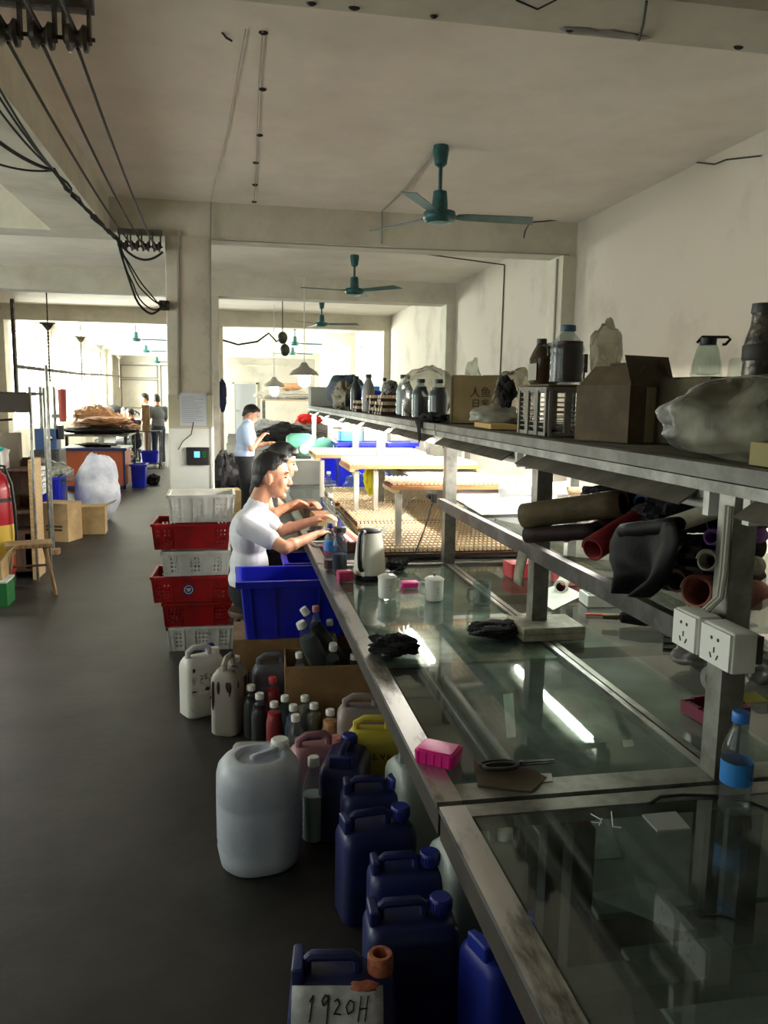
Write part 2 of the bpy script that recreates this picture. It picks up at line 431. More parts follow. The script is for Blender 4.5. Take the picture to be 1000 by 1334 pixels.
# far wall panels with dark outlines (left room)
for (x0, x1, z0, z1) in ((-4.6, -3.1, 2.3, 2.85), (-4.6, -3.1, 1.05, 2.25), (-3.0, -1.0, 1.05, 2.85)):
    b = MB(); t = 0.035
    b.b2((x0, YF - 0.04, z0), (x1, YF - 0.01, z0 + t)); b.b2((x0, YF - 0.04, z1 - t), (x1, YF - 0.01, z1)); b.b2((x0, YF - 0.04, z0), (x0 + t, YF - 0.01, z1)); b.b2((x1 - t, YF - 0.04, z0), (x1, YF - 0.01, z1))
    trim(b, mat('dark_trim', (104, 98, 88), 0.6), 'dark outlined panel on the far wall')

# ================================================================ cables, insulator racks, ceiling fans
wire_m = mat('wire', (38, 33, 28), 0.7); wire_pale = mat('pale_cable', (150, 146, 134), 0.7)
iron = mat('rusty_iron', (96, 92, 84), 0.7, 0.4, rgb2=(64, 52, 42), nscale=12)
porc = mat('brown_porcelain', (74, 62, 54), 0.35, rgb2=(52, 42, 36), nscale=8)
def sag(a, b, s, n=14):
    a = Vector(a); b = Vector(b)
    return [a.lerp(b, i / n) - Vector((0, 0, s * 4 * (i / n) * (1 - i / n))) for i in range(n + 1)]
def cable(pts, r, label, m=None, group=None, name='electric_cable', n=5):
    return tag(MB().tube(pts, r, n).build(name, m or wire_m), label, 'cable', group)
def insulator_rack(x0, x1, y, z, spools, label):
    t = thing('insulator_rack', label, 'cable rack', (x0, y, z))
    L = x1 - x0
    MB().b2((0, -0.03, 0.10), (L, 0.03, 0.15)).build('channel_bar', iron, t)
    for k in range(spools):
        cx = L * (k + 0.5) / spools; hw = L / spools * 0.36
        b = MB()
        for sg in (-1, 1): b.box((cx + sg * hw, 0, 0.05), (0.012, 0.04, 0.13))
        b.cyl((cx - hw - 0.02, 0, 0.0), (cx + hw + 0.02, 0, 0.0), 0.008, n=8)
        b.build('bracket', iron, t)
        w = hw * 0.86
        MB().lathe([(0.018, -w), (0.046, -w), (0.05, -w * 0.62), (0.03, -w * 0.25), (0.027, 0), (0.03, w * 0.25), (0.05, w * 0.62), (0.046, w), (0.018, w)], 14, (cx, 0, 0.0), Matrix.Rotation(PI / 2, 3, 'Y')).build('spool_insulator', porc, t)
    return t
insulator_rack(-1.0075, -0.5075, 3.5, 3.02, 4, 'row of brown porcelain spool insulators on iron bar beneath the first beam')
insulator_rack(-1.04, -0.64, 8.22, 3.05, 4, 'row of small spool insulators on iron bar beside the column head')
NR = [(-0.5075 - 0.5 * (k + 0.5) / 4) for k in range(4)]; FR = [(-0.64 - 0.40 * (k + 0.5) / 4) for k in range(4)]
for k in range(3):
    cable(sag((NR[k], 3.5, 2.985), (FR[k], 8.22, 3.02), 0.05), 0.0075, 'dark bare wire between the insulator racks, ' + ('innermost towards the fans', 'middle one of the three', 'outermost beside the cable bundle')[k], group='wires strung between the insulator racks', name='overhead_wire')
for k in range(3):
    cable(sag((NR[k], 3.5, 3.035), (NR[k] - 0.05, -2.5, 3.03), 0.02, 4), 0.0075, 'dark bare wire running on from the larger insulator rack', group='wires running on overhead', name='overhead_wire')
def jitter(pts, a, seed):
    return [Vector(p) + Vector((nz(p, 5, seed), nz(p, 5, seed + 9), nz(p, 5, seed + 4))) * a for p in pts]
p_b, p_c = PZ(70, 222, 3.12), PZ(152, 310, 3.02)
for k in range(4):
    pts = sag(p_b, p_c, 0.03, 16)
    cable(jitter(pts, 0.035, k), 0.009, 'black cable twisted in the bundle under the beam', group='cables in the twisted bundle', m=rubber)
for k, (px, py) in enumerate(((-20, 82), (-20, 96), (-20, 118), (-20, 170), (-25, 205))):
    cable(sag(PZ(px, py, 3.13), p_b, 0.03, 10), 0.007 if k != 3 else 0.012, ('thick black cable joining the twisted bundle' if k == 3 else 'thin black cable dropping into the twisted bundle'), group='cables joining the bundle', m=rubber)
for k, s in enumerate((0.10, 0.16, 0.28, 0.34)):
    cable(jitter(sag(p_c, PY(216, 400 - k * 3, 8.2), s, 14), 0.02, k + 20), 0.007 if k < 3 else 0.011, ('thick black cable looping lowest from the rack to the junction box' if k == 3 else 'thin black cable looping from the rack down to the column'), group='cable loops at the column head', m=rubber)
cable(sag(PY(152, 312, 8.1), PY(212, 328, 8.1), 0.12, 12), 0.012, 'thick black cable loop hanging below the small insulators', m=rubber)
jb = thing('junction_box', 'small dark junction box with cable ends on the column edge', 'junction box', PY(214, 398, 8.27))
MB().box((0, 0, 0), (0.09, 0.06, 0.09)).build('box_body', rubber, jb)
for k in range(3): MB().cyl((-0.04 + k * 0.04, -0.03, 0), (-0.05 + k * 0.05, -0.07, 0.02), 0.012, n=8).build('terminal', iron, jb)
# surface wiring on beam, wall and ceiling
yf = 8.275
cable([PY(275, 262, yf), PY(274, 310, yf), PY(274, 640, yf)], 0.008, 'thin pale wire clipped down the column edge', wire_pale)
cable([PY(232, 300, 8.27), PY(232, 520, 8.27)], 0.012, 'pale conduit running down the column face', wire_pale)
cable([PY(275, 312, yf), PY(500, 323, yf), PY(742, 332, yf)], 0.008, 'pale wire clipped along the beam edge', wire_pale)
cable([PY(497, 318, yf), PY(497, 275, yf), PZ(530, 245, ZC - 0.01), PZ(567, 193, ZC - 0.01)], 0.010, 'pale cable curving from the beam to the first ceiling fan', wire_pale)
cable([Vector((XR - 0.16, 8.42, 3.15)), Vector((XR - 0.16, 8.42, 1.7))], 0.014, 'pale conduit running down the wall pilaster', wire_pale)
cable([PX(657, 345, XR - 0.01), PX(652, 470, XR - 0.01), PX(648, 560, XR - 0.01)], 0.009, 'dark wire running down the side wall', wire_m)
cable([PY(510, 325, 8.67), PY(657, 345, 8.67)], 0.007, 'dark wire running along the back of the beam', wire_m)
cable([PZ(342, 40, ZC - 0.008), PZ(337, 110, ZC - 0.008), PZ(334, 210, ZC - 0.008), PZ(331, 263, ZC - 0.008)], 0.0035, 'thin ceiling wire held by dark nail clips', wire_pale)
cable([PZ(320, 38, ZC - 0.008), PZ(296, 170, ZC - 0.008), PZ(275, 260, ZC - 0.008)], 0.0025, 'bare thin wire slanting across the plain ceiling', wire_pale)
for k, (px, py) in enumerate(((343, 41), (342, 115), (338, 175), (333, 211), (332, 240), (331, 262))):
    p = PZ(px, py, ZC)
    tag(MB().ball(p - Vector((0, 0, 0.006)), (0.025, 0.014, 0.012), 8, 6).build('wire_clip', wire_m), 'dark clip pinning the thin ceiling wire', 'clip', 'clips along the ceiling wire')
for k, (px, py, z) in enumerate(((289, 42, ZC), (403, 17, ZB), (453, 36, ZB), (558, 33, ZB), (717, 65, ZB), (941, 75, ZB))):
    p = PZ(px, py, z); p.y = min(p.y, 3.36) if z == ZB else p.y
    tag((MB().tube([p, p + Vector((0.02, 0.03, -0.012)), p + Vector((0.05, 0.02, -0.03))], 0.006, 5) if k == 0 else MB().ball(p, (0.016 + 0.004 * (k % 3), 0.012, 0.012), 8, 6)).build('wire_stub', wire_m), 'short dark wire stub sticking out of the plaster', 'wire', 'wire stubs in the plaster')
chip = mat('bare_cement_patch', (140, 136, 128), 0.95)
for px, py, sx in ((750, 46, 0.09), (800, 51, 0.14)):
    p = PZ(px, py, ZB)
    struct(MB().ball((p.x, 3.36, ZB - 0.001), (sx, 0.035, 0.006), 10, 6, fn=crumple(px, 0.5, 2)).build('trim_%d' % (90 + px % 9), chip), 'patch of bare cement on the beam edge')
cable([PZ(672, 0, ZB - 0.01), PZ(700, 12, ZB - 0.03), PZ(735, -6, ZB - 0.01)], 0.004, 'dark wire tangle on the underside of the first beam')
cable([PZ(842, 2, ZB - 0.01), PZ(838, 30, ZB - 0.02), PZ(832, 52, ZB - 0.01)], 0.006, 'short dark cable hanging on the edge of the first beam')
cable([PY(745, 285, 8.27), PY(690, 290, 8.2), PY(684, 300, 8.2), PY(682, 310, 8.2)], 0.007, 'loose wire end hanging from the beam near the wall')
cable([PX(902, 211, XR - 0.02), PX(930, 214, XR - 0.05), PX(945, 208, XR - 0.02), PX(990, 203, XR - 0.02)], 0.006, 'loose wire sagging along the top of the side wall')

def ceiling_fan(x, y, zhub, ang, label):
    t = thing('ceiling_fan', label, 'fan', (x, y, ZC), 0, 'teal ceiling fans')
    h = zhub - ZC
    MB().lathe([(0.0, 0.0), (0.055, 0.0), (0.06, -0.03), (0.045, -0.13), (0.02, -0.15), (0, -0.15)][::-1], 18).build('canopy', teal, t)
    MB().cyl((0, 0, -0.13), (0, 0, h + 0.16), 0.014, n=10).build('rod', teal, t)
    MB().lathe([(0, h + 0.05), (0.058, h + 0.05), (0.058, h + 0.10), (0.05, h + 0.19), (0.02, h + 0.2), (0, h + 0.2)], 18).build('motor_cover', teal, t)
    m = MB().lathe([(0, h - 0.035), (0.08, h - 0.035), (0.115, h - 0.015), (0.125, h + 0.01), (0.115, h + 0.045), (0.05, h + 0.06), (0, h + 0.06)], 28).build('motor', teal, t)
    MB().lathe([(0, h - 0.045), (0.05, h - 0.043), (0.085, h - 0.034), (0, h - 0.034)], 24).build('cap', mat('pale_enamel', (150, 170, 165), 0.4), m)
    for k in range(3):
        a = ang + k * 2 * PI / 3; R = Matrix.Rotation(a, 4, 'Z')
        bl = MB(); bl.T = R @ Matrix.Translation((0, 0, h + 0.015)) @ Matrix.Rotation(-0.2, 4, 'X')
        pts = [(0.13, -0.04), (0.2, -0.055), (0.70, -0.07), (0.745, 0.06), (0.2, 0.055), (0.13, 0.04)]
        bl.poly([(p[0], p[1], 0) for p in pts], (0, 0, 1), 0.005)
        o = bl.build('blade', teal, t, smooth=0)
        br = MB(); br.T = R; br.box((0.13, 0, h + 0.02), (0.10, 0.04, 0.01)); br.build('blade_bracket', teal, o)
    return t
ceiling_fan(1.515, 6.08, 2.99, 0.0, 'teal ceiling fan in the bay before the first column, nearest the tall wall corner')
ceiling_fan(1.58, 10.85, 3.03, -0.85, 'teal ceiling fan hanging in the second bay behind the column beam')
ceiling_fan(1.72, 16.2, 3.05, -0.3, 'teal ceiling fan in the third bay beyond the second beam')
ceiling_fan(1.6, 21.6, 3.0, 0.1, 'distant teal fan above the row of pendant lamps')
ceiling_fan(1.9, 26.6, 3.0, 0.4, 'distant teal fan closest to the far grey door')
for k, (px, py, y, a, l) in enumerate(((177, 443, 21.0, 0.1, 'teal ceiling fan in the window room above the standing workers'), (190, 458, 26.5, 0.0, 'small distant teal fan behind the first fan of the window room'), (204, 472, 31.5, 0.2, 'farthest teal fan before the panelled end wall'))):
    p = PY(px, py, y); ceiling_fan(p.x, y, p.z, a, l)
# ================================================================ glass topped workbenches
ZT = 0.80
board_dk = mat('under_shelf_board', (140, 145, 137), 0.7, rgb2=(106, 110, 103), nscale=3)
apron_m = mat('dark_apron', (64, 56, 48), 0.6, rgb2=(44, 38, 32), nscale=6)
BX0, BXM, BX1 = 0.43, 1.13, 1.95
sheet_m = mat('scratched_metal_sheet', (214, 222, 212), 0.3, 0.0, rgb2=(150, 156, 148), nscale=18, lo=0.35, hi=0.6, bump=0.08, bscale=90)
def workbench(y0, y1, label, seam=True, front=0.075, cross=(), sheet=None):
    t = thing('workbench', label, 'workbench', (BX0, y0, 0), 0, 'glass topped workbenches')
    Wd = BX1 - BX0; L = y1 - y0; xm = BXM - BX0
    def part(n, a, b, m): return MB().b2(a, b).build(n, m, t)
    part('edge_strip', (0, 0, ZT - 0.012), (0.058, L, ZT + 0.002), alu)
    part('apron', (0.004, 0, ZT - 0.075), (0.03, L, ZT - 0.012), apron_m)
    part('end_rail', (0.058, 0, ZT - 0.03), (Wd, front, ZT + 0.002), steel)
    part('end_rail', (0.058, L - 0.05, ZT - 0.03), (Wd, L, ZT + 0.002), steel)
    part('edge_strip', (Wd - 0.05, 0, ZT - 0.03), (Wd, L, ZT + 0.002), steel)
    part('apron', (Wd - 0.03, 0.01, ZT - 0.09), (Wd - 0.005, L - 0.01, ZT - 0.03), apron_m)
    for yc in cross: part('cross_rail', (0.03, yc - 0.03, ZT - 0.06), (Wd - 0.03, yc + 0.03, ZT - 0.018), steel)
    xs = [(0.064, Wd - 0.055)]
    if seam:
        part('middle_rail', (xm - 0.022, front, ZT - 0.03), (xm - 0.004, L - 0.05, ZT + 0.003), alu)
        part('middle_rail', (xm + 0.004, front, ZT - 0.03), (xm + 0.026, L - 0.05, ZT + 0.002), steel)
        xs = [(0.064, xm - 0.025), (xm + 0.03, Wd - 0.055)]
    for a, b in xs: part('glass_panel', (a, front + 0.003, ZT - 0.008), (b, L - 0.053, ZT), glass_top)
    part('under_shelf', (0.42, 0.05, 0.44), (Wd - 0.05, L - 0.05, 0.455), board_dk)
    for x in (0.30, xm, Wd - 0.05):
        for y in (0.06, L - 0.06):
            part('leg', (x - 0.025, y - 0.025, 0), (x + 0.025, y + 0.025, ZT - 0.03), steel_dk)
    if sheet:
        a, b, c, d = sheet
        part('metal_sheet', (a, b, ZT - 0.020), (c, d, ZT - 0.009), sheet_m)
    return t
workbench(0.25, 1.605, 'glass topped workbench with chalk marks, ending at the steel cross rail', seam=False, front=0.05, cross=(0.83,))
workbench(1.625, 4.19, 'glass topped workbench carrying the kettle and the mugs', cross=(1.1, 1.9), sheet=(0.065, 0.95, 0.672, 2.5))
workbench(4.21, 8.0, 'glass topped workbench under the wooden comb racks', cross=(1.2, 2.5))
workbench(8.02, 12.0, 'far workbench where the man in light blue stands', cross=(1.2, 2.5))
# papers and offcuts on the board below the glass
def flat(name, pts, z, m, label, cat, th=0.0012, group=None):
    return tag(MB().poly([(p[0], p[1], z) for p in pts], (0, 0, 1), th).build(name, m, smooth=0), label, cat, group)
grey_sheet = mat('grey_sheet', (150, 156, 150), 0.7, rgb2=(120, 126, 120), nscale=6)
def under(pix, z=0.456): return [PZ(px, py, z) for px, py in pix]
# seen through the glass, standing on the under shelf
flat('paper_sheet', under([(690, 1070), (790, 1062), (810, 1118), (735, 1122)]), 0.456, grey_sheet, 'grey paper sheet below the glass by the chalk marks', 'paper')
flat('paper_strip', under([(800, 928), (812, 927), (826, 972), (812, 974)]), 0.456, paper, 'narrow white paper strip under the glass near the middle rail', 'paper')
flat('paper_strip', under([(655, 905), (668, 903), (672, 960), (660, 962)]), 0.456, paper, 'long pale paper strip under the glass beside the scissors', 'paper')
flat('paper_sheet', under([(720, 900), (800, 890), (860, 960), (760, 970)]), 0.456, grey_sheet, 'large grey sheet lying below the glass beyond the scissors', 'paper')
flat('paper_sheet', under([(760, 1165), (850, 1150), (905, 1210), (890, 1215)]), 0.456, grey_sheet, 'torn grey sheet on the board below the plain glass', 'paper')
flat('paper_strip', under([(945, 1260), (968, 1258), (972, 1334), (946, 1334)]), 0.456, grey_sheet, 'grey strip under the glass beyond the cross rail', 'paper')
# ================================================================ steel racks over the benches
ZS = 1.541                      # top of the overhead shelf
shelf_m = mat('dusty_corrugated_board', (92, 84, 68), 0.8, rgb2=(66, 60, 48), nscale=5)
railm = mat('grey_painted_rail', (132, 130, 121), 0.6, 0.1, rgb2=(104, 102, 94), nscale=8)
rail_al = mat('aluminium_rail', (150, 149, 142), 0.5, 0.4, rgb2=(112, 111, 105), nscale=10)
ZM = 1.15
def rack(y0, y1, posts, label, mids, rearposts=True, x0=1.06, x1=1.86):
    t = thing('steel_rack', label, 'rack', (0, y0, 0.0), 0, 'steel racks over the workbenches')
    L = y1 - y0
    def part(n, a, b, m): return MB().b2(a, b).build(n, m, t)
    for y in posts:
        zb = 0.852 if abs(y - 2.86) < 0.01 else ZT + 0.003
        part('post', (1.10, y - y0 - 0.03, zb), (1.16, y - y0 + 0.03, ZS - 0.02), steel)
        part('post', (1.80, y - y0 - 0.025, ZT + 0.003), (1.85, y - y0 + 0.025, ZS - 0.02), steel)
        part('cross_bar', (1.10, y - y0 - 0.02, ZS - 0.05), (1.85, y - y0 + 0.02, ZS - 0.02), steel)
    part('front_rail', (x0, 0, ZS - 0.034), (x0 + 0.045, L, ZS), railm)
    part('lower_rail', (x0 + 0.006, 0, ZS - 0.064), (x0 + 0.036, L, ZS - 0.038), rail_al)
    part('back_rail', (x1 - 0.03, 0, ZS - 0.04), (x1, L, ZS), steel)
    n = 60; b = MB()
    b.sheet(lambda u, v: (x0 + 0.045 + (x1 - 0.03 - x0 - 0.045) * u, L * v, ZS - 0.004 + 0.004 * math.sin(u * n * PI * 2 / 3)), n * 2, 1)
    solid(b.build('corrugated_shelf', shelf_m, t), 0.008, -1)
    for (a, c, za, xa, xb, m) in mids:
        part('middle_shelf', (xa + 0.03, a - y0, za - 0.018), (xb, c - y0, za), m)
        part('shelf_edge', (xa, a - y0, za - 0.05), (xa + 0.03, c - y0, za + 0.004), steel_dk)
    return t
rack(0.2, 4.24, (1.66, 2.86, 4.17), 'steel rack with leather rolls and a dusty shelf above the mugs', [(1.69, 4.13, ZM, 1.06, 1.86, glass_top)])
rack(4.26, 12.0, (6.26, 7.6, 9.6, 11.6), 'lit steel rack over the wooden comb racks', [(4.3, 7.4, ZM, 1.17, 1.79, mat('white_shelf_board', (228, 228, 222), 0.6))])
# ---------------- fluorescent fixtures under the overhead shelf
tube_on = glow('lit_tube', (255, 250, 240), 170.0)
tube_off = mat('unlit_tube', (214, 214, 206), 0.3)
refl_m = mat('dusty_reflector', (112, 106, 92), 0.6, 0.2, rgb2=(84, 80, 70), nscale=7)
def fixture(y0, y1, lit, label, group, x=1.115):
    t = thing('fluorescent_fixture', label, 'light', (x, y0, ZS - 0.066), 0, group)
    L = y1 - y0
    MB().b2((-0.02, 0.02, -0.022), (0.03, L - 0.02, 0.0)).build('housing', railm, t)
    r = MB(); r.poly([(-0.02, 0.05, -0.002), (-0.072, 0.05, -0.036), (-0.068, 0.05, -0.040), (-0.016, 0.05, -0.006)], (0, 1, 0), L - 0.1); r.build('reflector', refl_m, t, smooth=0)
    MB().cyl((0.012, 0.03, -0.040), (0.012, L - 0.03, -0.040), 0.0135, n=10).build('tube', tube_on if lit else tube_off, t)
    for y in (0.012, L - 0.022): MB().b2((-0.022, y - 0.012, -0.06), (0.032, y + 0.012, -0.001)).build('lamp_holder', white_pl, t)
    return t
for a, b, n in ((0.45, 1.60, 'passing the sockets'), (1.72, 2.98, 'over the leather rolls'), (3.04, 4.24, 'over the white sheets')):
    fixture(a, b, False, 'unlit fluorescent fixture with dusty reflector ' + n, 'unlit fixtures under the overhead shelf')
ORD = ('first', 'second', 'third', 'fourth', 'fifth', 'sixth', 'seventh')
for k in range(6):
    a = 4.36 + k * 1.25
    fixture(a, a + 1.17, True, ORD[k] + ' lit fixture above the comb racks, counted from the drooping black cloth', 'lit fixtures above the comb racks')
for k in range(7):  # unseen tube row, added to brighten the wall below the shelf
    a = 3.11 + k * 1.25
    fixture(a, a + 1.17, True, ORD[k] + ' added lit fixture on the wall side of the shelf, counted from the leather rolls', 'added lit fixtures along the wall side', 1.56)
# ================================================================ wooden comb racks with drying straps
comb_m = [mat('comb_wood', (238, 216, 176), 0.6), mat('leather_strap_brown', (70, 42, 26), 0.6), mat('leather_strap_red', (150, 30, 30), 0.6), mat('leather_strap_tan', (170, 118, 70), 0.6)]
def comb_mesh(width, pitch, strap):
    b = MB(); n = int(width / pitch)
    b.m = strap; b.b2((0, -0.037, 0), (width, 0.037, 0.016)); b.b2((0, -0.011, 0.016), (width, 0.011, 0.024))
    b.m = 0
    for i in range(n):
        x = pitch * (i + 0.5); b.box((x, 0, 0.036), (pitch * 0.55, 0.026, 0.025))
    return b.mesh('comb_slat', comb_m, 0)
def comb_rack(x0, y0, w, l, z, label, pitch=0.026, step=0.08, straps=(1, 1, 3)):
    t = thing('comb_rack', label, 'drying rack', (x0, y0, z), 0, 'wooden comb racks')
    for x in (0.0, w - 0.03): MB().b2((x, 0, 0.0), (x + 0.03, l, 0.02)).build('side_rail', palewood, t)
    ms = {s: comb_mesh(w, pitch, s) for s in set(straps)}
    n = int(l / step)
    for i in range(n):
        o = link('comb_slat', ms[random.choice(straps)], t, (0, step * (i + 0.5), 0.02))
    return t
comb_rack(0.78, 4.23, 0.92, 0.98, ZT + 0.003, 'wooden comb rack full of brown straps just behind the kettle')
comb_rack(0.80, 5.26, 0.96, 0.96, ZT + 0.003, 'wooden comb rack on the bench, second behind the kettle')
comb_rack(0.78, 6.30, 0.98, 1.0, ZT + 0.003, 'wooden comb rack on the bench beneath the yellow rag', straps=(1, 1, 1))
comb_rack(0.86, 4.34, 0.92, 0.34, ZM + 0.006, 'narrow comb rack with red straps on the middle shelf', straps=(2, 1, 3), step=0.08)
comb_rack(0.80, 5.62, 0.95, 0.6, ZM + 0.006, 'comb rack with tan straps on the middle shelf', straps=(3,), step=0.08)
comb_rack(0.66, 6.62, 0.95, 0.66, ZM + 0.006, 'far comb rack on the middle shelf below the blue crates', straps=(3, 1), step=0.08)
for x, y in ((0.9, 4.40), (0.86, 5.72), (1.0, 5.72), (0.72, 6.7)):
    tag(MB().rbox((x, y, ZT + 0.047), 0.036, 0.036, ZM - ZT - 0.043, 0.005).build('wooden_prop', mat('greyish_wood', (190, 184, 170), 0.6)), {0.9: 'short pale prop carrying the comb rack with red straps', 0.86: 'short pale prop carrying the tan comb rack, nearer the aisle', 1.0: 'short pale prop carrying the tan comb rack, nearer the rack posts', 0.72: 'short pale prop under the far comb rack'}[x], 'prop', 'wooden props under the upper comb racks')
# ================================================================ floor: crates, bins, boxes
def crate(name, label, loc, rz, w, d, h, m, holes, group, flare=0.03, rim=0.018, emblem=False):
    """open plastic basket: flared walls with hole panels cut as real openings"""
    t = thing(name, label, 'crate', loc, rz, group)
    cell = 0.0125
    def wall(L, sy):
        nx = int(L / cell); nzr = int((h - 0.02) / cell); vs = {}; b = MB(); fs = []; pts = []
        def vid(i, j):
            if (i, j) not in vs:
                vs[(i, j)] = len(pts); u = i / nx - 0.5; v = j / nzr
                k = 1 - flare * 2 * (1 - v)
                pts.append((u * L * k, sy(v), 0.004 + (h - rim) * v))
            return vs[(i, j)]
        for j in range(nzr):
            for i in range(nx):
                u = (i + 0.5) / nx; v = (j + 0.5) / nzr
                inp = any(a <= u <= e for a, e in holes) and 0.14 < v < 0.86
                if inp and i % 2 == 0 and j % 2 == 0: continue
                fs.append((vid(i, j), vid(i + 1, j), vid(i + 1, j + 1), vid(i, j + 1)))
        b.add(pts, fs); return b
    for s in (-1, 1):
        b = wall(w, lambda v, s=s: s * d / 2 * (1 - flare * 2 * (1 - v)))
        solid(b.build('side_wall', m, t, smooth=0), 0.004)
        b = wall(d, lambda v, s=s: s * w / 2 * (1 - flare * 2 * (1 - v)))
        b.v = [(-y, x, z) for x, y, z in b.v]
        solid(b.build('end_wall', m, t, smooth=0), 0.004)
    k = 1 - 2 * flare
    MB().b2((-w / 2 * k, -d / 2 * k, 0), (w / 2 * k, d / 2 * k, 0.006)).build('base', m, t)
    r = MB(); e = 0.016
    for s in (-1, 1):
        r.box((0, s * d / 2, h - rim / 2), (w + e, e, rim)); r.box((s * w / 2, 0, h - rim / 2), (e, d + e, rim))
    r.build('rim', m, t)
    for s in (-1, 1):
        for u in sorted({round(q, 3) for hh in holes for q in hh} | {0.012, 0.988}):
            x = (u - 0.5) * w; MB().poly([(x * k - 0.004, s * d / 2 * k, 0), (x * k + 0.004, s * d / 2 * k, 0), (x + 0.004, s * d / 2, h - rim), (x - 0.004, s * d / 2, h - rim)], (0, s, 0), 0.007).build('rib', m, t, smooth=0)
    if emblem:
        em = MB(); yy = -d / 2 * (1 - flare) - 0.007
        em.cyl((-0.02, yy, h * 0.5), (-0.02, yy - 0.002, h * 0.5), 0.036, n=24); e1 = em.build('emblem', mat('emblem_blue', (24, 36, 110), 0.5), t, label='round blue emblem with white mark')
        wl = MB()
        wl.tube([(-0.02 + 0.026 * math.cos(a), yy - 0.003, h * 0.5 + 0.026 * math.sin(a)) for a in [x * PI / 10 for x in range(21)]], 0.002, 5)
        wl.box((-0.02, yy - 0.003, h * 0.5 + 0.004), (0.03, 0.002, 0.008)); wl.box((-0.02, yy - 0.003, h * 0.5 - 0.008), (0.02, 0.002, 0.006))
        wl.build('emblem_mark', white_pl, e1)
    return t
CH3 = ((0.08, 0.24), (0.40, 0.60), (0.76, 0.92))
cy = 5.50; hh = 0.163
G = 'stacked plastic baskets'
crate('plastic_basket', 'white plastic basket at the bottom of the stack on the floor', (-0.22, cy, 0.0), 0, 0.44, 0.34, hh, white_pl, CH3, G)
crate('plastic_basket', 'red plastic basket without emblem, second up from the floor', (-0.25, cy, hh + 0.004), 0.04, 0.44, 0.34, hh, red, ((0.06, 0.26), (0.74, 0.94)), G)
crate('plastic_basket', 'red plastic basket with a round blue emblem in the stack', (-0.27, cy - 0.01, 2 * (hh + 0.004)), -0.03, 0.51, 0.36, hh + 0.01, red, ((0.04, 0.24), (0.76, 0.96)), G, emblem=True)
crate('plastic_basket', 'white plastic basket wedged between two red ones', (-0.25, cy - 0.02, 3 * (hh + 0.007)), 0.03, 0.43, 0.35, hh, white_pl, ((0.08, 0.2), (0.40, 0.56), (0.76, 0.9)), G)
crate('plastic_basket', 'wide red plastic basket just under the topmost white one', (-0.27, cy, 4 * (hh + 0.008)), -0.02, 0.49, 0.37, hh + 0.005, red, ((0.04, 0.24), (0.8, 0.96)), G)
crate('plastic_basket', 'white plastic basket on the very top of the stack', (-0.21, cy - 0.01, 5 * (hh + 0.009)), 0.02, 0.42, 0.36, hh + 0.015, white_pl, ((0.06, 0.2), (0.38, 0.54), (0.72, 0.9)), G)
def bin_(name, label, loc, rz, w, d, h, m, group=None, rim=0.035):
    t = thing(name, label, 'bin', loc, rz, group); k = 0.90
    def shell(w0, d0, z0, w1, d1, z1): return [(x, y, z0) for x, y in rrect(w0, d0, 0.02, 2)], [(x, y, z1) for x, y in rrect(w1, d1, 0.025, 2)]
    b = MB(); n = 12
    rings = [(w * k, d * k, 0), (w, d, h), (w - 0.012, d - 0.012, h), (w * k - 0.012, d * k - 0.012, 0.008)]
    vs = []
    for (a, c, z) in rings: vs += [(x, y, z) for x, y in rrect(a, c, 0.022, 2)]
    fs = [tuple(range(n - 1, -1, -1)), tuple(3 * n + i for i in range(n))]
    for j in range(3): fs += [(j * n + i, j * n + (i + 1) % n, (j + 1) * n + (i + 1) % n, (j + 1) * n + i) for i in range(n)]
    b.add(vs, fs); b.build('tub', m, t)
    r = MB(); e = 0.022
    for s in (-1, 1):
        r.box((0, s * (d / 2 + e / 2 - 0.002), h - rim / 2), (w + 2 * e, e, rim)); r.box((s * (w / 2 + e / 2 - 0.002), 0, h - rim / 2), (e, d, rim))
    r.build('rim', m, t)
    for s in (-1, 1):
        for u in (-0.42, -0.2, 0.2, 0.42):
            x = u * w; MB().poly([(x * k - 0.006, s * d / 2 * k, 0.01), (x * k + 0.006, s * d / 2 * k, 0.01), (x + 0.006, s * d / 2, h - rim), (x - 0.006, s * d / 2, h - rim)], (0, s, 0), 0.01).build('rib', m, t, smooth=0)
    return t
def carton(name, label, loc, rz, w, d, h, m, openflaps=None, group=None, tapestrip=False, flapang=0.5):
    """cardboard box; openflaps: angle list for the 4 top flaps, or None when shut"""
    t = thing(name, label, 'box', loc, rz, group); th = 0.005
    b = MB()
    b.b2((-w / 2, -d / 2, 0), (w / 2, d / 2, th)); b.b2((-w / 2, -d / 2, th), (w / 2, -d / 2 + th, h)); b.b2((-w / 2, d / 2 - th, th), (w / 2, d / 2, h))
    b.b2((-w / 2, -d / 2 + th, th), (-w / 2 + th, d / 2 - th, h)); b.b2((w / 2 - th, -d / 2 + th, th), (w / 2, d / 2 - th, h))
    b.build('box_body', m, t)
    for k in range(4):
        L, o = (w, d) if k % 2 == 0 else (d, w); a = 0 if openflaps is None else openflaps[k]
        if a is None: continue
        f = MB(); fl = min(w, d) * 0.48
        f.T = Matrix.Rotation(k * PI / 2, 4, 'Z') @ Matrix.Translation((0, -o / 2, h)) @ Matrix.Rotation(-a, 4, 'X')
        f.b2((-L / 2 + 0.004, 0, 0.0005 + (k % 2) * 0.003), (L / 2 - 0.004, -fl if a else fl, 0.003 + (k % 2) * 0.003)); f.build('flap', m, t)
    if tapestrip: MB().b2((-w / 2 - 0.001, -0.025, h * 0.55), (w / 2 + 0.001, 0.025, h + 0.008)).build('tape', tape, t)
    return t
carton('cardboard_box', 'tall closed cardboard box supporting the front blue bin', (0.20, 4.36, 0), 0, 0.42, 0.36, 0.405, kraft)
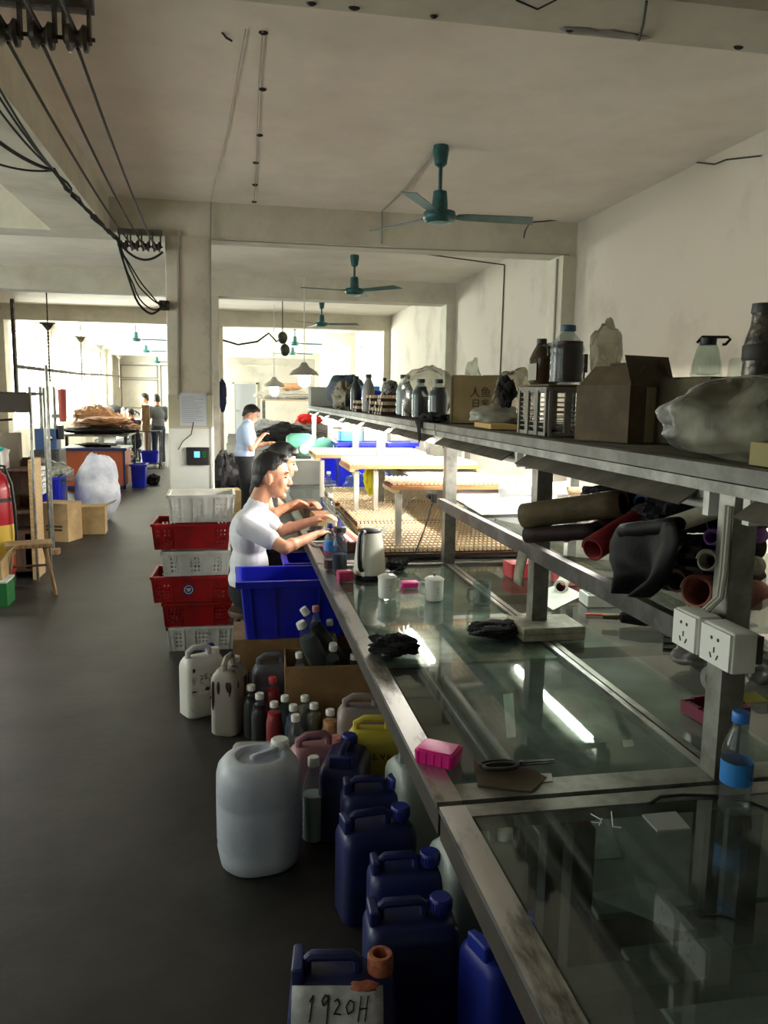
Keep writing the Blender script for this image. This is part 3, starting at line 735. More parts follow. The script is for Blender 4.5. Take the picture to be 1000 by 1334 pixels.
bin_('blue_bin', 'open blue plastic bin on the tall cardboard box', (0.32, 4.34, 0.412), 0.0, 0.59, 0.36, 0.315, blue, 'blue plastic bins under the bench edge')
carton('cardboard_box', 'closed cardboard box hidden below the second blue bin', (0.50, 4.76, 0), 0, 0.40, 0.30, 0.405, kraft)
bin_('blue_bin', 'open blue plastic bin in front of the man in white', (0.52, 4.76, 0.412), 0.0, 0.44, 0.32, 0.315, blue, 'blue plastic bins under the bench edge')
BXC = Vector((0.48, 3.93, 0))
carton('cardboard_box', 'open cardboard box crammed with used plastic bottles', BXC, -0.05, 0.48, 0.30, 0.385, kraft, (None, None, None, None))
# ---------------------------------------------------------------- bottles
def FT(px, py, h):
    p = PZ(px, py, h); return Vector((p.x, p.y, 0))       # floor point below a top seen at this pixel
def bottle(name, label, loc, h, r, liquid, level, capm, rot=(0, 0, 0), group=None, shell=None, neck=0.4, ridges=0, labelband=None, cat='bottle'):
    t = thing(name, label, cat, loc, 0, group, rot)
    prof = [(0, 0.002), (0.82 * r, 0.0), (r, 0.035 * h)]
    if ridges:
        for i in range(ridges):
            z = h * (0.07 + 0.5 * i / ridges); prof += [(r, z), (0.955 * r, z + 0.25 * h / ridges * 0.9)]
    prof += [(r, 0.58 * h), (0.97 * r, 0.63 * h), (0.82 * r, 0.72 * h), (0.5 * r, 0.83 * h), (neck * r, 0.87 * h), (neck * r, 0.95 * h), (0, 0.95 * h)]
    MB().lathe(prof, 18).build('bottle_body', shell or pet, t)
    if liquid:
        lp = [(0, 0.006)] + [(a * 0.93, max(z, 0.006)) for a, z in prof[1:] if z < level * h and a > 0.01]
        rr = lp[-1][0]; lp += [(rr, level * h), (0, level * h)]
        MB().lathe(lp, 18).build('liquid', liquid, t)
    cr = neck * r + 0.004
    MB().lathe([(0, 0.90 * h), (cr, 0.90 * h), (cr * 1.02, 0.93 * h), (cr, 0.99 * h), (cr * 0.9, h), (0, h)], 16).build('cap', capm, t)
    if labelband:
        z0, z1, m = labelband
        b = MB().lathe([(r * 1.012, z0 * h), (r * 1.018, z0 * h + 0.001), (r * 1.018, z1 * h), (r * 1.012, z1 * h)], 18); b.f = b.f[:-2] ; b.mi = b.mi[:-2]
        b.build('paper_label', m, t)
    return t
def liq(name, c): return mat('liquid_' + name, c, 0.35)
capw = mat('white_cap', (222, 222, 216), 0.45); cappink = mat('pink_cap', (220, 150, 140), 0.45)
GB = 'bottles in the open cardboard box'
bx = [('grey plastic bottle leaning over the corner of the bottle box', (391, 810, 3.90), (424, 884, 3.92), 0.052, (74, 78, 76), capw),
      ('black plastic bottle slanting across the bottle box', (394, 792, 4.0), (450, 872, 4.0), 0.040, (18, 22, 20), capw),
      ('slim bottle with pink cap standing behind the others in the box', (411, 789, 4.05), (413, 866, 4.05), 0.034, (150, 130, 120), cappink),
      ('brown bottle with pale cap rising from the bottle box', (429, 807, 4.05), (434, 880, 4.05), 0.034, (122, 74, 40), capw),
      ('clear bottle with white cap tipped forward in the box', (434, 839, 3.84), (430, 905, 3.97), 0.042, (56, 66, 66), capw),
      ('pale bottle whose white cap peeps over the box edge by the big grey one', (389, 850, 3.84), (394, 915, 3.86), 0.032, (90, 96, 96), capw),
      ('bluish bottle in the box corner beneath the bench', (461, 852, 3.86), (458, 918, 3.88), 0.036, (40, 70, 96), capw)]
for k, (lb, cp, bp, r, c, cm) in enumerate(bx):
    cap, bas = PY(*cp), PY(*bp); dv = cap - bas
    q = dv.to_track_quat('Z', 'Y').to_euler()
    bottle('plastic_bottle', lb, bas, dv.length, r, liq('box%d' % k, c), 0.74, cm, q, GB)
# row of part-used bottles standing on the floor
GF = 'paint bottles standing on the floor'
fb = [((327, 892), 0.27, 0.040, (20, 18, 18), 'black bottle beside the drip-stained can'), ((338, 903), 0.27, 0.042, (14, 13, 14), 'glossy black bottle next to the red ones'),
      ((355, 882), 0.29, 0.040, (150, 26, 36), 'red bottle with red cap at the back of the floor bottles'), ((357, 914), 0.25, 0.040, (170, 28, 40), 'red bottle with white cap in front of the other red one'),
      ((371, 906), 0.27, 0.038, (28, 60, 56), 'dark green bottle among the floor bottles'), ((382, 918), 0.27, 0.040, (22, 34, 70), 'navy bottle among the floor bottles'),
      ((397, 906), 0.27, 0.040, (110, 106, 96), 'grey bottle behind the brownish one'), ((409, 916), 0.26, 0.042, (104, 92, 80), 'brownish bottle with white cap'),
      ((430, 924), 0.26, 0.042, (214, 150, 92), 'pale orange bottle with white cap beside the yellow can')]
redcap = mat('red_cap', (200, 60, 70), 0.45)
for k, ((px, py), h, r, c, lb) in enumerate(fb):
    bottle('paint_bottle', lb, FT(px, py, h), h, r, liq('floor%d' % k, c), 0.8, redcap if k == 2 else capw, (0, 0, 0), GF)
bottle('plastic_bottle', 'large clear bottle half full of milky liquid beside the grey drum', PZ(408, 1094, 0), 0.335, 0.044, liq('milky', (178, 184, 176)), 0.56, capw, ridges=7)
bottle('plastic_bottle', 'small white capped bottle behind the grey drum', PZ(385, 1012, 0), 0.29, 0.04, liq('grey', (90, 88, 84)), 0.6, capw)
# ---------------------------------------------------------------- jerrycans
def jerrycan(name, label, loc, rz, w, d, h, m, capm, group=None, cap=True, capx=0.33, rot=None, sh=0.74, shd=0.74):
    t = thing(name, label, 'canister', loc, rz, group, rot)
    q = [(0.0, w * 0.9, d * 0.9, 0.03), (0.012, w, d, 0.035), (h * sh, w, d, 0.035), (h * (sh * 0.4 + 0.504), w * 0.97, d * (shd * 0.3 + 0.70), 0.035), (h * 0.84, w * 0.9, d * (shd + 0.06), 0.03), (h * 0.85, w * 0.86, d * shd, 0.03)]
    MB().loft(q, k=5).build('can_body', m, t)
    x0, x1, zt = -0.34 * w, 0.15 * w, h * 0.965
    hb = MB(); hb.tube([(x0, 0, h * 0.83), (x0, 0, zt - 0.012), (x0 + 0.014, 0, zt), (x1 - 0.014, 0, zt), (x1, 0, zt - 0.012), (x1, 0, h * 0.83)], 0.0135, 8)
    hb.rbox((-0.41 * w, 0, h * 0.83), 0.11 * w, d * 0.5, h * 0.13, 0.008); hb.build('handle', m, t)
    if cap:
        MB().cyl((capx * w, 0, h * 0.84), (capx * w, 0, h * 0.90), 0.024, n=14).build('neck', m, t)
        c = MB().lathe([(0, h * 0.885), (0.031, h * 0.885), (0.031, h * 0.97), (0.027, h * 0.985), (0, h * 0.985)], 20)
        for i in range(20):
            a = 2 * PI * i / 20; c.box((0.031 * math.cos(a), 0.031 * math.sin(a), h * 0.925), (0.004, 0.004, h * 0.07), a)
        c.v = [(x + (capx * w if i >= 0 else 0), y, z) for i, (x, y, z) in enumerate(c.v)]
        c.build('cap', capm, t)
    return t
GJ = 'navy blue canisters along the bench'

jerrycan('blue_canister', 'navy canister standing sideways against the yellow can', FT(450, 966, 0.36), 1.25, 0.25, 0.17, 0.36, navy, navy_cap, GJ)
jerrycan('blue_canister', 'navy canister right behind the one beside the milky bottle', FT(487, 1010, 0.34), -0.05, 0.235, 0.14, 0.34, navy, navy_cap, GJ)
jerrycan('blue_canister', 'tall navy canister next to the large clear bottle of milky liquid', FT(490, 1052, 0.36), 0.14, 0.25, 0.15, 0.36, navy, navy_cap, GJ)
jerrycan('blue_canister', 'navy canister with white stains on its side', FT(528, 1109, 0.33), -0.04, 0.225, 0.14, 0.33, mat('stained_navy', (26, 34, 88), 0.45, rgb2=(150, 154, 170), nscale=16, lo=0.24, hi=0.3), navy_cap, GJ)
jerrycan('blue_canister', 'broad navy canister behind the one with the handwritten label', FT(535, 1168, 0.345), -0.03, 0.25, 0.16, 0.345, navy, navy_cap, GJ)
jerrycan('blue_canister', 'bright navy canister tucked under the bench beside the table leg', Vector((0.70, 1.84, 0)), 0.3, 0.25, 0.17, 0.34, mat('bright_navy', (24, 40, 140), 0.45), navy_cap, GJ)
lc = jerrycan('blue_canister', 'open navy canister with a white label reading 1920H', FT(446, 1238, 0.35), -0.14, 0.26, 0.20, 0.35, navy, navy_cap, GJ, cap=False, sh=0.56, shd=0.40)
orange_neck = mat('rusty_orange_neck', (176, 104, 74), 0.7, rgb2=(140, 76, 52), nscale=40)
MB().lathe([(0.030, 0.29), (0.032, 0.30), (0.032, 0.335), (0.028, 0.342), (0.020, 0.342), (0.018, 0.30), (0.018, 0.292)], 20, (0.092, 0, 0)).build('open_neck', orange_neck, lc)
MB().ball((0.05, -0.05, 0.295), (0.035, 0.02, 0.006), 10, 6, fn=crumple(3, 0.5, 2)).build('dried_paint', orange_neck, lc)
# the label curls over the shoulder and the front
lb = MB()
prof = [(-0.050, 0.298), (-0.068, 0.279), (-0.0865, 0.2585), (-0.0955, 0.228), (-0.1035, 0.198), (-0.1045, 0.15), (-0.1045, 0.10)]
def lab(u, v):
    f = v * (len(prof) - 1); i = min(int(f), len(prof) - 2); f -= i
    y = prof[i][0] + (prof[i + 1][0] - prof[i][0]) * f; z = prof[i][1] + (prof[i + 1][1] - prof[i][1]) * f
    return (-0.118 + 0.215 * u, y - 0.003, z + 0.002 - 0.003 * u)
lb.sheet(lab, 6, 18)
lo = lb.build('paper_label', mat('grubby_label', (196, 198, 198), 0.6, rgb2=(160, 162, 160), nscale=18), lc); solid(lo, 0.0015, 1)
D = {'1': [[(0.1, 0.75), (0.3, 1), (0.12, 0)]], '9': [[(0.5, 0.85), (0.3, 1), (0.1, 0.8), (0.2, 0.6), (0.5, 0.85), (0.5, 1.0), (0.38, -0.25)]], '2': [[(0.1, 0.75), (0.3, 0.85), (0.42, 0.65), (0.08, 0.3), (0.2, 0.32), (0.5, 0.28)]],
     '0': [[(0.3, 0.8), (0.08, 0.55), (0.2, 0.3), (0.5, 0.42), (0.52, 0.7), (0.3, 0.8)]], 'H': [[(0.25, 0.95), (0.05, 0.0)], [(0.65, 0.95), (0.45, 0.0)], [(0.1, 0.45), (0.62, 0.5)]]}
ls = []; x = 0
for ch in '1920H':
    for ln in D[ch]: ls.append([((x + a) * 0.040 - 0.075, b * 0.05) for a, b in ln])
    x += 0.72
def on_label(x, d):
    for (y0, z0), (y1, z1) in zip(prof, prof[1:]):
        L = math.hypot(y1 - y0, z1 - z0)
        if d <= L or (y1, z1) == prof[-1]:
            f = d / L; ny, nz_ = -(z0 - z1) / L, -(y1 - y0) / L
            return (x, y0 + (y1 - y0) * f - 0.003 + ny * 0.0025, z0 + (z1 - z0) * f + 0.001 + nz_ * 0.0025)
        d -= L
hw = MB()
for ln in ls:
    q = []
    for (xa, ya), (xb, yb) in zip(ln, ln[1:]):
        q += [on_label(xa + (xb - xa) * i / 5 - 0.005, 0.075 - (ya + (yb - ya) * i / 5) * 1.1) for i in range(6)]
    hw.tube(q, 0.0017, 5)
o = hw.build('handwriting', ink, lo); o['kind'] = 'stuff'
# big grey-white drum canister
t = thing('drum_canister', 'large milky white round-shouldered drum with screw cap', 'canister', PZ(338, 1118, 0), 0.12)
MB().loft([(0, 0.25, 0.24, 0.10), (0.015, 0.28, 0.27, 0.115), (0.06, 0.298, 0.286, 0.12), (0.075, 0.293, 0.281, 0.12), (0.09, 0.30, 0.29, 0.12), (0.235, 0.302, 0.292, 0.12), (0.245, 0.2965, 0.2865, 0.12), (0.255, 0.302, 0.292, 0.12), (0.33, 0.30, 0.29, 0.12), (0.365, 0.285, 0.275, 0.118), (0.39, 0.25, 0.24, 0.11), (0.402, 0.20, 0.19, 0.09), (0.402, 0.17, 0.16, 0.075), (0.385, 0.15, 0.14, 0.065)], k=7).build('drum_body', hdpe, t, smooth=50)
hb = MB(); hb.T = Matrix.Translation((0.02, 0.0, 0.404)) @ Matrix.Rotation(0.5, 4, 'Z')
hb.rbox((0, 0, -0.012), 0.12, 0.026, 0.02, 0.01); hb.build('handle', hdpe, t)
c = MB().lathe([(0, 0.385), (0.033, 0.385), (0.033, 0.425), (0.029, 0.43), (0, 0.43)], 24)
for i in range(24): c.box((0.033 * math.cos(i * PI / 12), 0.033 * math.sin(i * PI / 12), 0.402), (0.004, 0.004, 0.03), i * PI / 12)
c.v = [(x + 0.085, y + 0.05, z) for x, y, z in c.v]; c.build('cap', capw, t)
# paint-stained white cans at the back
stain = mat('paint_stained_plastic', (196, 194, 186), 0.5, rgb2=(34, 22, 18), nscale=7, lo=0.30, hi=0.37, stretch=(2.2, 2.2, 0.7))
stain2 = mat('paint_dripped_plastic', (158, 152, 142), 0.5, rgb2=(52, 20, 14), nscale=8, lo=0.36, hi=0.43, stretch=(2.4, 2.4, 0.5))
def flatcan(name, label, loc, rz, w, d, h, m, capm, rot=None, marks=None, group='stained plastic cans on the floor'):
    t = thing(name, label, 'canister', loc, rz, group, rot)
    MB().loft([(0, w * 0.9, d * 0.86, 0.03), (0.012, w, d, 0.035), (h * 0.72, w, d, 0.035), (h * 0.78, w * 0.97, d * 0.9, 0.035), (h * 0.85, w * 0.86, d * 0.62, 0.028), (h * 0.86, w * 0.8, d * 0.5, 0.02)], k=5).build('can_body', m, t)
    hb = MB(); hb.tube([(-0.36 * w, 0, h * 0.80), (-0.36 * w, 0, h * 0.93), (-0.22 * w, 0, h * 0.985), (0.10 * w, 0, h * 0.985), (0.17 * w, 0, h * 0.95), (0.18 * w, 0, h * 0.84)], 0.016, 8); hb.build('handle', m, t)
    MB().lathe([(0, h * 0.85), (0.027, h * 0.85), (0.027, h * 0.93), (0.02, h * 0.935), (0, h * 0.935)], 16, (0.33 * w, 0, 0)).build('cap', capm, t)
    if marks: strokes([[(a * 0.03, b * 0.03) for a, b in ln] for ln in marks], ink, Matrix.Translation((-0.05, -d / 2 - 0.001, h * 0.55)) @ Matrix.Rotation(PI / 2, 4, 'X'), 0.0025, 'handwriting', t)
    return t
scrib = [[(0, 1), (0.6, 0.8), (0.2, 0.2), (0.8, 0.4)], [(1.2, 1), (1.1, 0.1), (1.6, 0.3)], [(2, 0.9), (2.4, 0.2), (2.6, 0.9)], [(3, 0.2), (3.1, 0.8), (3.5, 0.3)]]
c1 = flatcan('stained_can', 'white plastic can with black paint smears and white label', PZ(264, 928, 0), 0.5, 0.22, 0.14, 0.37, stain, capw, marks=scrib)
c2 = flatcan('stained_can', 'narrow white can with dark red paint dripping from its spout', PZ(300, 950, 0), 1.2, 0.2, 0.14, 0.39, stain2, capw)
smear = mat('dried_black_paint', (22, 16, 15), 0.5); drip = mat('dried_red_paint', (58, 20, 15), 0.45)
rnd = random.Random(5)
for i in range(9):      # runs of dried paint below the spout
    x = rnd.uniform(-0.09, 0.09); ln = rnd.uniform(0.04, 0.17)
    MB().ball((x, -0.07, 0.285 - ln / 2), (rnd.uniform(0.004, 0.009), 0.003, ln / 2), 8, 6).build('paint_run', drip, c2)
    y = rnd.uniform(-0.055, 0.055); MB().ball((-0.1, y, 0.285 - ln / 2), (0.003, rnd.uniform(0.004, 0.009), ln / 2), 8, 6).build('paint_run', drip, c2)
for i in range(7):
    x = rnd.uniform(-0.09, 0.09); MB().ball((x, -0.0705, rnd.uniform(0.10, 0.27)), (rnd.uniform(0.008, 0.024), 0.002, rnd.uniform(0.005, 0.014)), 9, 6, fn=crumple(i, 0.5, 2.5)).build('paint_smear', smear, c1)
MB().b2((-0.095, -0.0712, 0.13), (0.085, -0.0702, 0.24)).build('paper_label', mat('dirty_label', (206, 204, 196), 0.7, rgb2=(150, 146, 138), nscale=30, lo=0.35, hi=0.5), c1)
MB().ball((0.045, 0, 0.318), (0.05, 0.045, 0.016), 12, 8, fn=crumple(8, 0.4, 2)).build('paint_smear', drip, c2)
flatcan('stained_can', 'grey bluish plastic can behind the black bottles', Vector((0.20, 4.12, 0)), 0.15, 0.23, 0.12, 0.35, mat('bluegrey_plastic', (120, 124, 138), 0.45, rgb2=(96, 98, 112), nscale=5), capw)
flatcan('stained_can', 'grimy flat can lying behind the grey drum', PZ(336, 1010, 0) + Vector((0, 0, 0.085)), 0, 0.22, 0.16, 0.30, mat('grimy_plastic', (150, 146, 132), 0.55, rgb2=(52, 48, 42), nscale=16, lo=0.36, hi=0.48), capw, rot=(PI / 2 - 0.0, 0, -0.12))
flatcan('stained_can', 'dusty pink plastic can with handwriting', FT(415, 955, 0.33), 0.1, 0.23, 0.15, 0.33, mat('pink_plastic', (176, 124, 132), 0.5, rgb2=(150, 104, 112), nscale=5), cappink, marks=scrib)
flatcan('stained_can', 'yellow plastic can with faded writing below the bench edge', FT(492, 934, 0.35), -0.15, 0.25, 0.15, 0.35, mat('yellow_plastic', (206, 190, 70), 0.5, rgb2=(186, 168, 60), nscale=5), mat('yellow_cap', (200, 184, 80), 0.5), marks=scrib)
flatcan('stained_can', 'grey pink can with printed label under the bench edge', FT(476, 905, 0.36), -0.1, 0.25, 0.16, 0.36, mat('greypink_plastic', (150, 138, 136), 0.5, rgb2=(128, 116, 114), nscale=5), capw, marks=scrib)
flatcan('white_can', 'tall cloudy white can under the bench behind the navy ones', FT(556, 968, 0.44), 0.1, 0.26, 0.24, 0.44, mat('cloudy_plastic', (150, 158, 152), 0.45, rgb2=(128, 136, 130), nscale=3), capw)
flatcan('white_can', 'cloudy white can under the bench near the bench leg', Vector((0.72, 2.22, 0)), 0.1, 0.26, 0.22, 0.40, MATS['cloudy_plastic'], capw)
tag(MB().ball(Vector((-0.16, 5.16, 0.05)), (0.05, 0.03, 0.05), 12, 8, fn=crumple(4)).build('blue_rag', mat('blue_rag', (30, 40, 120), 0.8)), 'crumpled dark blue rag before the lowest white basket', 'rag')
# ================================================================ things on the bench
def on(px, py, z=ZT + 0.003): return PZ(px, py, z)
# ---- electric kettle
kp = on(481, 752)
k_w = mat('cream_kettle', (222, 222, 208), 0.3, coat=0.3)
t = thing('electric_kettle', 'cream electric kettle with black handle and black lid', 'kettle', kp)
MB().lathe([(0, 0), (0.078, 0), (0.08, 0.006), (0.08, 0.02), (0.076, 0.022), (0, 0.022)], 28).build('power_base', black, t)
MB().lathe([(0, 0.022), (0.076, 0.022), (0.0785, 0.03), (0.074, 0.10), (0.066, 0.17), (0.057, 0.215), (0.054, 0.225), (0, 0.225)], 28).build('kettle_body', k_w, t, smooth=50)
MB().lathe([(0, 0.225), (0.055, 0.225), (0.053, 0.235), (0.03, 0.243), (0, 0.245)], 24).build('lid', black, t)
MB().poly([(0.045, -0.02, 0.205), (0.078, -0.008, 0.228), (0.078, 0.008, 0.228), (0.045, 0.02, 0.205)], (0, 0, 1), 0.02).build('spout', k_w, t)
ha = math.radians(232); hb = MB(); hb.T = Matrix.Rotation(ha, 4, 'Z')
hb.tube([(0.05, 0, 0.228), (0.07, 0, 0.232), (0.09, 0, 0.218), (0.099, 0, 0.18), (0.101, 0, 0.12), (0.096, 0, 0.07), (0.085, 0, 0.05), (0.07, 0, 0.048)], [0.011, 0.012, 0.0125, 0.0125, 0.012, 0.012, 0.011, 0.01], 8); hb.build('handle', black, t)
MB().lathe([(0, 0), (0.012, 0), (0.012, 0.003), (0, 0.003)], 16, Matrix.Rotation(ha + 0.1, 3, 'Z') @ Vector((0.0765, 0, 0.03)), Matrix.Rotation(ha + 0.1, 3, 'Z') @ Matrix.Rotation(PI / 2, 3, 'Y')).build('badge', chrome, t)
cable([kp + Vector((0.07, 0.02, 0.01)), on(515, 745) + Vector((0, 0, 0.006)), PX(540, 722, 0.9), PX(552, 692, 1.0), PX(560, 668, 1.06), PX(563, 656, 1.08)], 0.005, 'black power cord from the kettle up to the rack post', rubber, n=6)
pl = thing('plug', 'black plug adapter hanging on the rack post', 'plug', PX(565, 650, 1.09))
MB().rbox((0, 0, -0.02), 0.03, 0.05, 0.05, 0.006).build('plug_body', black, pl); MB().rbox((-0.01, 0.06, -0.005), 0.03, 0.08, 0.022, 0.005).build('socket_strip', black, pl)
cable([PX(545, 648, 1.06), PX(532, 652, 1.0), PX(524, 668, 0.95), PX(515, 690, 0.9), PX(500, 720, 0.86)], 0.004, 'white thin cord hanging in front of the comb racks', white_pl, n=6)
# ---- lidded mugs
enamel = mat('white_enamel', (232, 232, 226), 0.3, coat=0.2)
def mug(loc, label, ang, knob):
    t = thing('lidded_mug', label, 'mug', loc, 0, 'white lidded mugs')
    MB().lathe([(0, 0), (0.036, 0), (0.039, 0.006), (0.041, 0.05), (0.041, 0.088), (0.038, 0.09), (0.037, 0.012), (0, 0.012)], 24).build('mug_body', enamel, t)
    MB().lathe([(0, 0.089), (0.043, 0.089), (0.044, 0.093), (0.03, 0.102), (0.008, 0.106), (0, 0.106)], 24).build('lid', enamel, t)
    MB().lathe([(0, 0.105), (0.007, 0.105), (0.006, 0.112), (0.009, 0.12), (0, 0.123)], 12).build('knob', knob, t)
    hb = MB(); hb.T = Matrix.Rotation(ang, 4, 'Z'); hb.tube([(0.038, 0, 0.075), (0.06, 0, 0.076), (0.067, 0, 0.05), (0.058, 0, 0.026), (0.039, 0, 0.024)], 0.0055, 8); hb.build('handle', enamel, t)
    strokes([[(0.0, 0.0), (0.012, 0.006), (0.006, 0.014)], [(0.004, -0.012), (0.012, -0.006)]], mat('brown_print', (110, 80, 60), 0.6), Matrix.Translation((0.0, -0.0415, 0.05)) @ Matrix.Rotation(PI / 2, 4, 'X'), 0.001, 'print', t)
mug(on(504, 778), 'white lidded mug with white knob beside the cream kettle', 0.3, enamel)
mug(on(565, 781), 'white lidded mug with metal knob and handle towards the kettle', PI - 0.3, steel)
mug_glass = clear('mug_glass', (214, 222, 220), 0.03, 1.7, 0.06, (210, 220, 220))
t = thing('glass_mug', 'empty clear glass beer mug beside the black cloth', 'mug', on(627, 788))
MB().lathe([(0, 0), (0.034, 0), (0.037, 0.008), (0.04, 0.02), (0.037, 0.045), (0.041, 0.10), (0.0385, 0.10), (0.0345, 0.045), (0.036, 0.02), (0, 0.014)], 28).build('mug_body', mug_glass, t)
hb = MB(); hb.T = Matrix.Rotation(PI + 0.2, 4, 'Z'); hb.tube([(0.037, 0, 0.075), (0.064, 0, 0.072), (0.068, 0, 0.04), (0.058, 0, 0.018), (0.037, 0, 0.018)], 0.007, 8); hb.build('handle', mug_glass, t)
MB().cyl((-0.012, 0, 0.02), (0.02, 0.005, 0.085), 0.003, n=6).build('stirrer', glass_thin, t)
# ---- magenta boxes
def pinkbox(loc, rz, w, d, h, label, m=magenta):
    t = thing('plastic_tray', label, 'tray', loc, rz, 'magenta plastic boxes')
    MB().loft([(0, w * 0.96, d * 0.96, 0.006), (h * 0.98, w, d, 0.007), (h, w - 0.004, d - 0.004, 0.006)]).build('tray_body', m, t)
    for s in (-1, 1):
        for k in range(5): MB().box((w * (-0.4 + 0.2 * k), s * d / 2 * 0.985, h / 2), (0.004, 0.004, h * 0.9)).build('rib', m, t)
    MB().rbox((0, 0, h), w - 0.012, d - 0.012, 0.003, 0.006, 0.001).build('lid_panel', m, t)
pinkbox(on(571, 990), -0.62, 0.10, 0.078, 0.032, 'magenta plastic box with smooth lid at the bench edge')
pinkbox(on(533, 764), 0.05, 0.085, 0.06, 0.022, 'flat magenta box lying between the two white mugs')
pinkbox(on(449, 756), 0.1, 0.075, 0.06, 0.045, 'dusky pink ribbed box at the foot of the kettle', mat('dusky_pink', (176, 50, 96), 0.5))
pinkbox(on(428, 715), 0.2, 0.06, 0.05, 0.03, 'little pink pot near the blue capped bottle')
# ---- black cloths
def rag(loc, r, seed, label, m=cloth_bk, name='black_cloth', rz=0.0, a1=0.45, a2=0.22):
    if 'bag' in name or 'sack' in name: a2 = min(a2, 0.09)
    return tag(MB().ball((0, 0, 0), r, 40, 24, Matrix.Rotation(rz, 3, 'Z'), crumple(seed, a1, 1.8, a2, 4.6)).build(name, m, smooth=75 if 'bag' in name or 'sack' in name else 28, loc=Vector(loc) + Vector((0, 0, r[2] * 0.86))), label, 'cloth')
rag(on(512, 850), (0.085, 0.055, 0.034), 1, 'crumpled black cloth near the bench edge strip', rz=-0.4)
rag(on(645, 828), (0.10, 0.065, 0.028), 2, 'crumpled black cloth beside the glass block', rz=0.2)
rag(on(516, 742), (0.05, 0.035, 0.025), 3, 'small black cloth behind the kettle')
# ---- glass block under the rack post
t = thing('tile_stack', 'two pale stone tiles stacked beneath the rack post', 'tiles', (1.15, 2.82, ZT + 0.003))
tile_m = mat('dusty_tile', (170, 166, 146), 0.5, rgb2=(132, 128, 110), nscale=14)
for k in range(2): MB().rbox((0, 0, k * 0.0245), 0.24, 0.19 - k * 0.01, 0.0235, 0.004, 0.002, rz=0.02 * k).build('tile', tile_m, t)
# ---- socket boxes on the near post
def socket(y0, y1, z0, z1, label):
    t = thing('socket_box', label, 'socket', (1.045, (y0 + y1) / 2, z0), 0, 'white wall sockets on the rack post')
    w = y1 - y0; h = z1 - z0
    MB().rbox((0.0, 0, 0), 0.055, w, h, 0.003, 0.003).build('box_body', white_pl, t)
    MB().b2((-0.034, -w / 2 + 0.004, 0.004), (-0.0275, w / 2 - 0.004, h - 0.004)).build('face_plate', enamel, t)
    b = MB()
    for y, z in ((-0.012, 0.7), (0.012, 0.7)): b.cyl((-0.0335, y, h * z), (-0.0350, y, h * z), 0.004, n=10)
    for y, z, a in ((0.0, 0.42, 0), (-0.012, 0.26, 0.5), (0.012, 0.26, -0.5)): b.box((-0.0345, y, h * z), (0.002, 0.003, 0.012), M=Matrix.Rotation(a, 3, 'X'))
    b.build('pin_hole', black, t)
socket(1.605, 1.705, 1.115, 1.203, 'white socket box fixed to the post near the salmon roll')
socket(1.475, 1.59, 1.115, 1.203, 'white socket box overhanging the post, facing the water bottle')
tag(MB().b2((1.074, 1.49, 1.13), (1.098, 1.70, 1.19)).build('mounting_plate', steel_dk), 'dark plate carrying the two socket boxes', 'plate')
for k in range(2):
    cable([Vector((1.088, 1.628 + 0.014 * k, 1.45)), Vector((1.086, 1.626 + 0.013 * k, 1.30)), Vector((1.085, 1.632 + 0.012 * k, 1.24)), Vector((1.06, 1.645 + 0.012 * k, 1.206))], 0.006, ('pale cable on the post dropping into the overhanging socket box', 'pale cable on the post dropping behind the salmon roll')[k], wire_pale, 'cables on the socket post', n=6)
# ---- water bottle at the rail
waterlabel = mat('bottle_label_blue', (40, 120, 190), 0.5, rgb2=(210, 226, 240), nscale=22, lo=0.3, hi=0.36)
wb = bottle('water_bottle', 'clear water bottle with blue cap and blue label', on(955, 1056), 0.225, 0.033, None, 0.3, mat('sky_cap', (40, 110, 190), 0.4), ridges=5, labelband=(0.30, 0.52, waterlabel), neck=0.42)
text('L', 0.03, mat('navy_print', (20, 40, 110), 0.5), (0.012, -0.0345, 0.092), (PI / 2, 0, 0.35), 'lettering', wb)
# ---- chalk marks, square of glass, thin wires on the near glass
chalk = mat('chalk', (206, 208, 204), 0.9)
def gl(px, py): p = on(px, py, ZT + 0.0015); return (p.x, p.y, ZT + 0.0015)
tag(MB().tube([gl(769, 1060), gl(783, 1068)], 0.0012, 4).tube([gl(770, 1071), gl(784, 1072)], 0.0012, 4).tube([gl(784, 1066), gl(780, 1075)], 0.0012, 4).build('chalk_mark', chalk), 'small chalk arrow drawn on the bare glass bench', 'chalk mark')
tag(MB().tube([gl(796, 1057), gl(798, 1077), gl(809, 1078)], 0.0012, 4).build('chalk_mark', chalk), 'chalk letter L drawn on the bare glass bench', 'chalk mark')
flat('glass_square', [on(836, 1062), on(880, 1058), on(899, 1080), on(856, 1083)], ZT + 0.001, mat('frosted_square', (140, 144, 138), 0.5), 'small frosted glass square on the bare glass bench', 'glass', 0.004)
cable([on(845, 1048), on(860, 1038), on(890, 1036), on(930, 1037), on(975, 1045), on(1010, 1060)], 0.004, 'black cable lying on the glass beside the water bottle', rubber)
cable([on(905, 1187), on(915, 1192), on(940, 1193), on(975, 1205)], 0.0025, 'thin black wire lying on the bare glass bench', rubber)
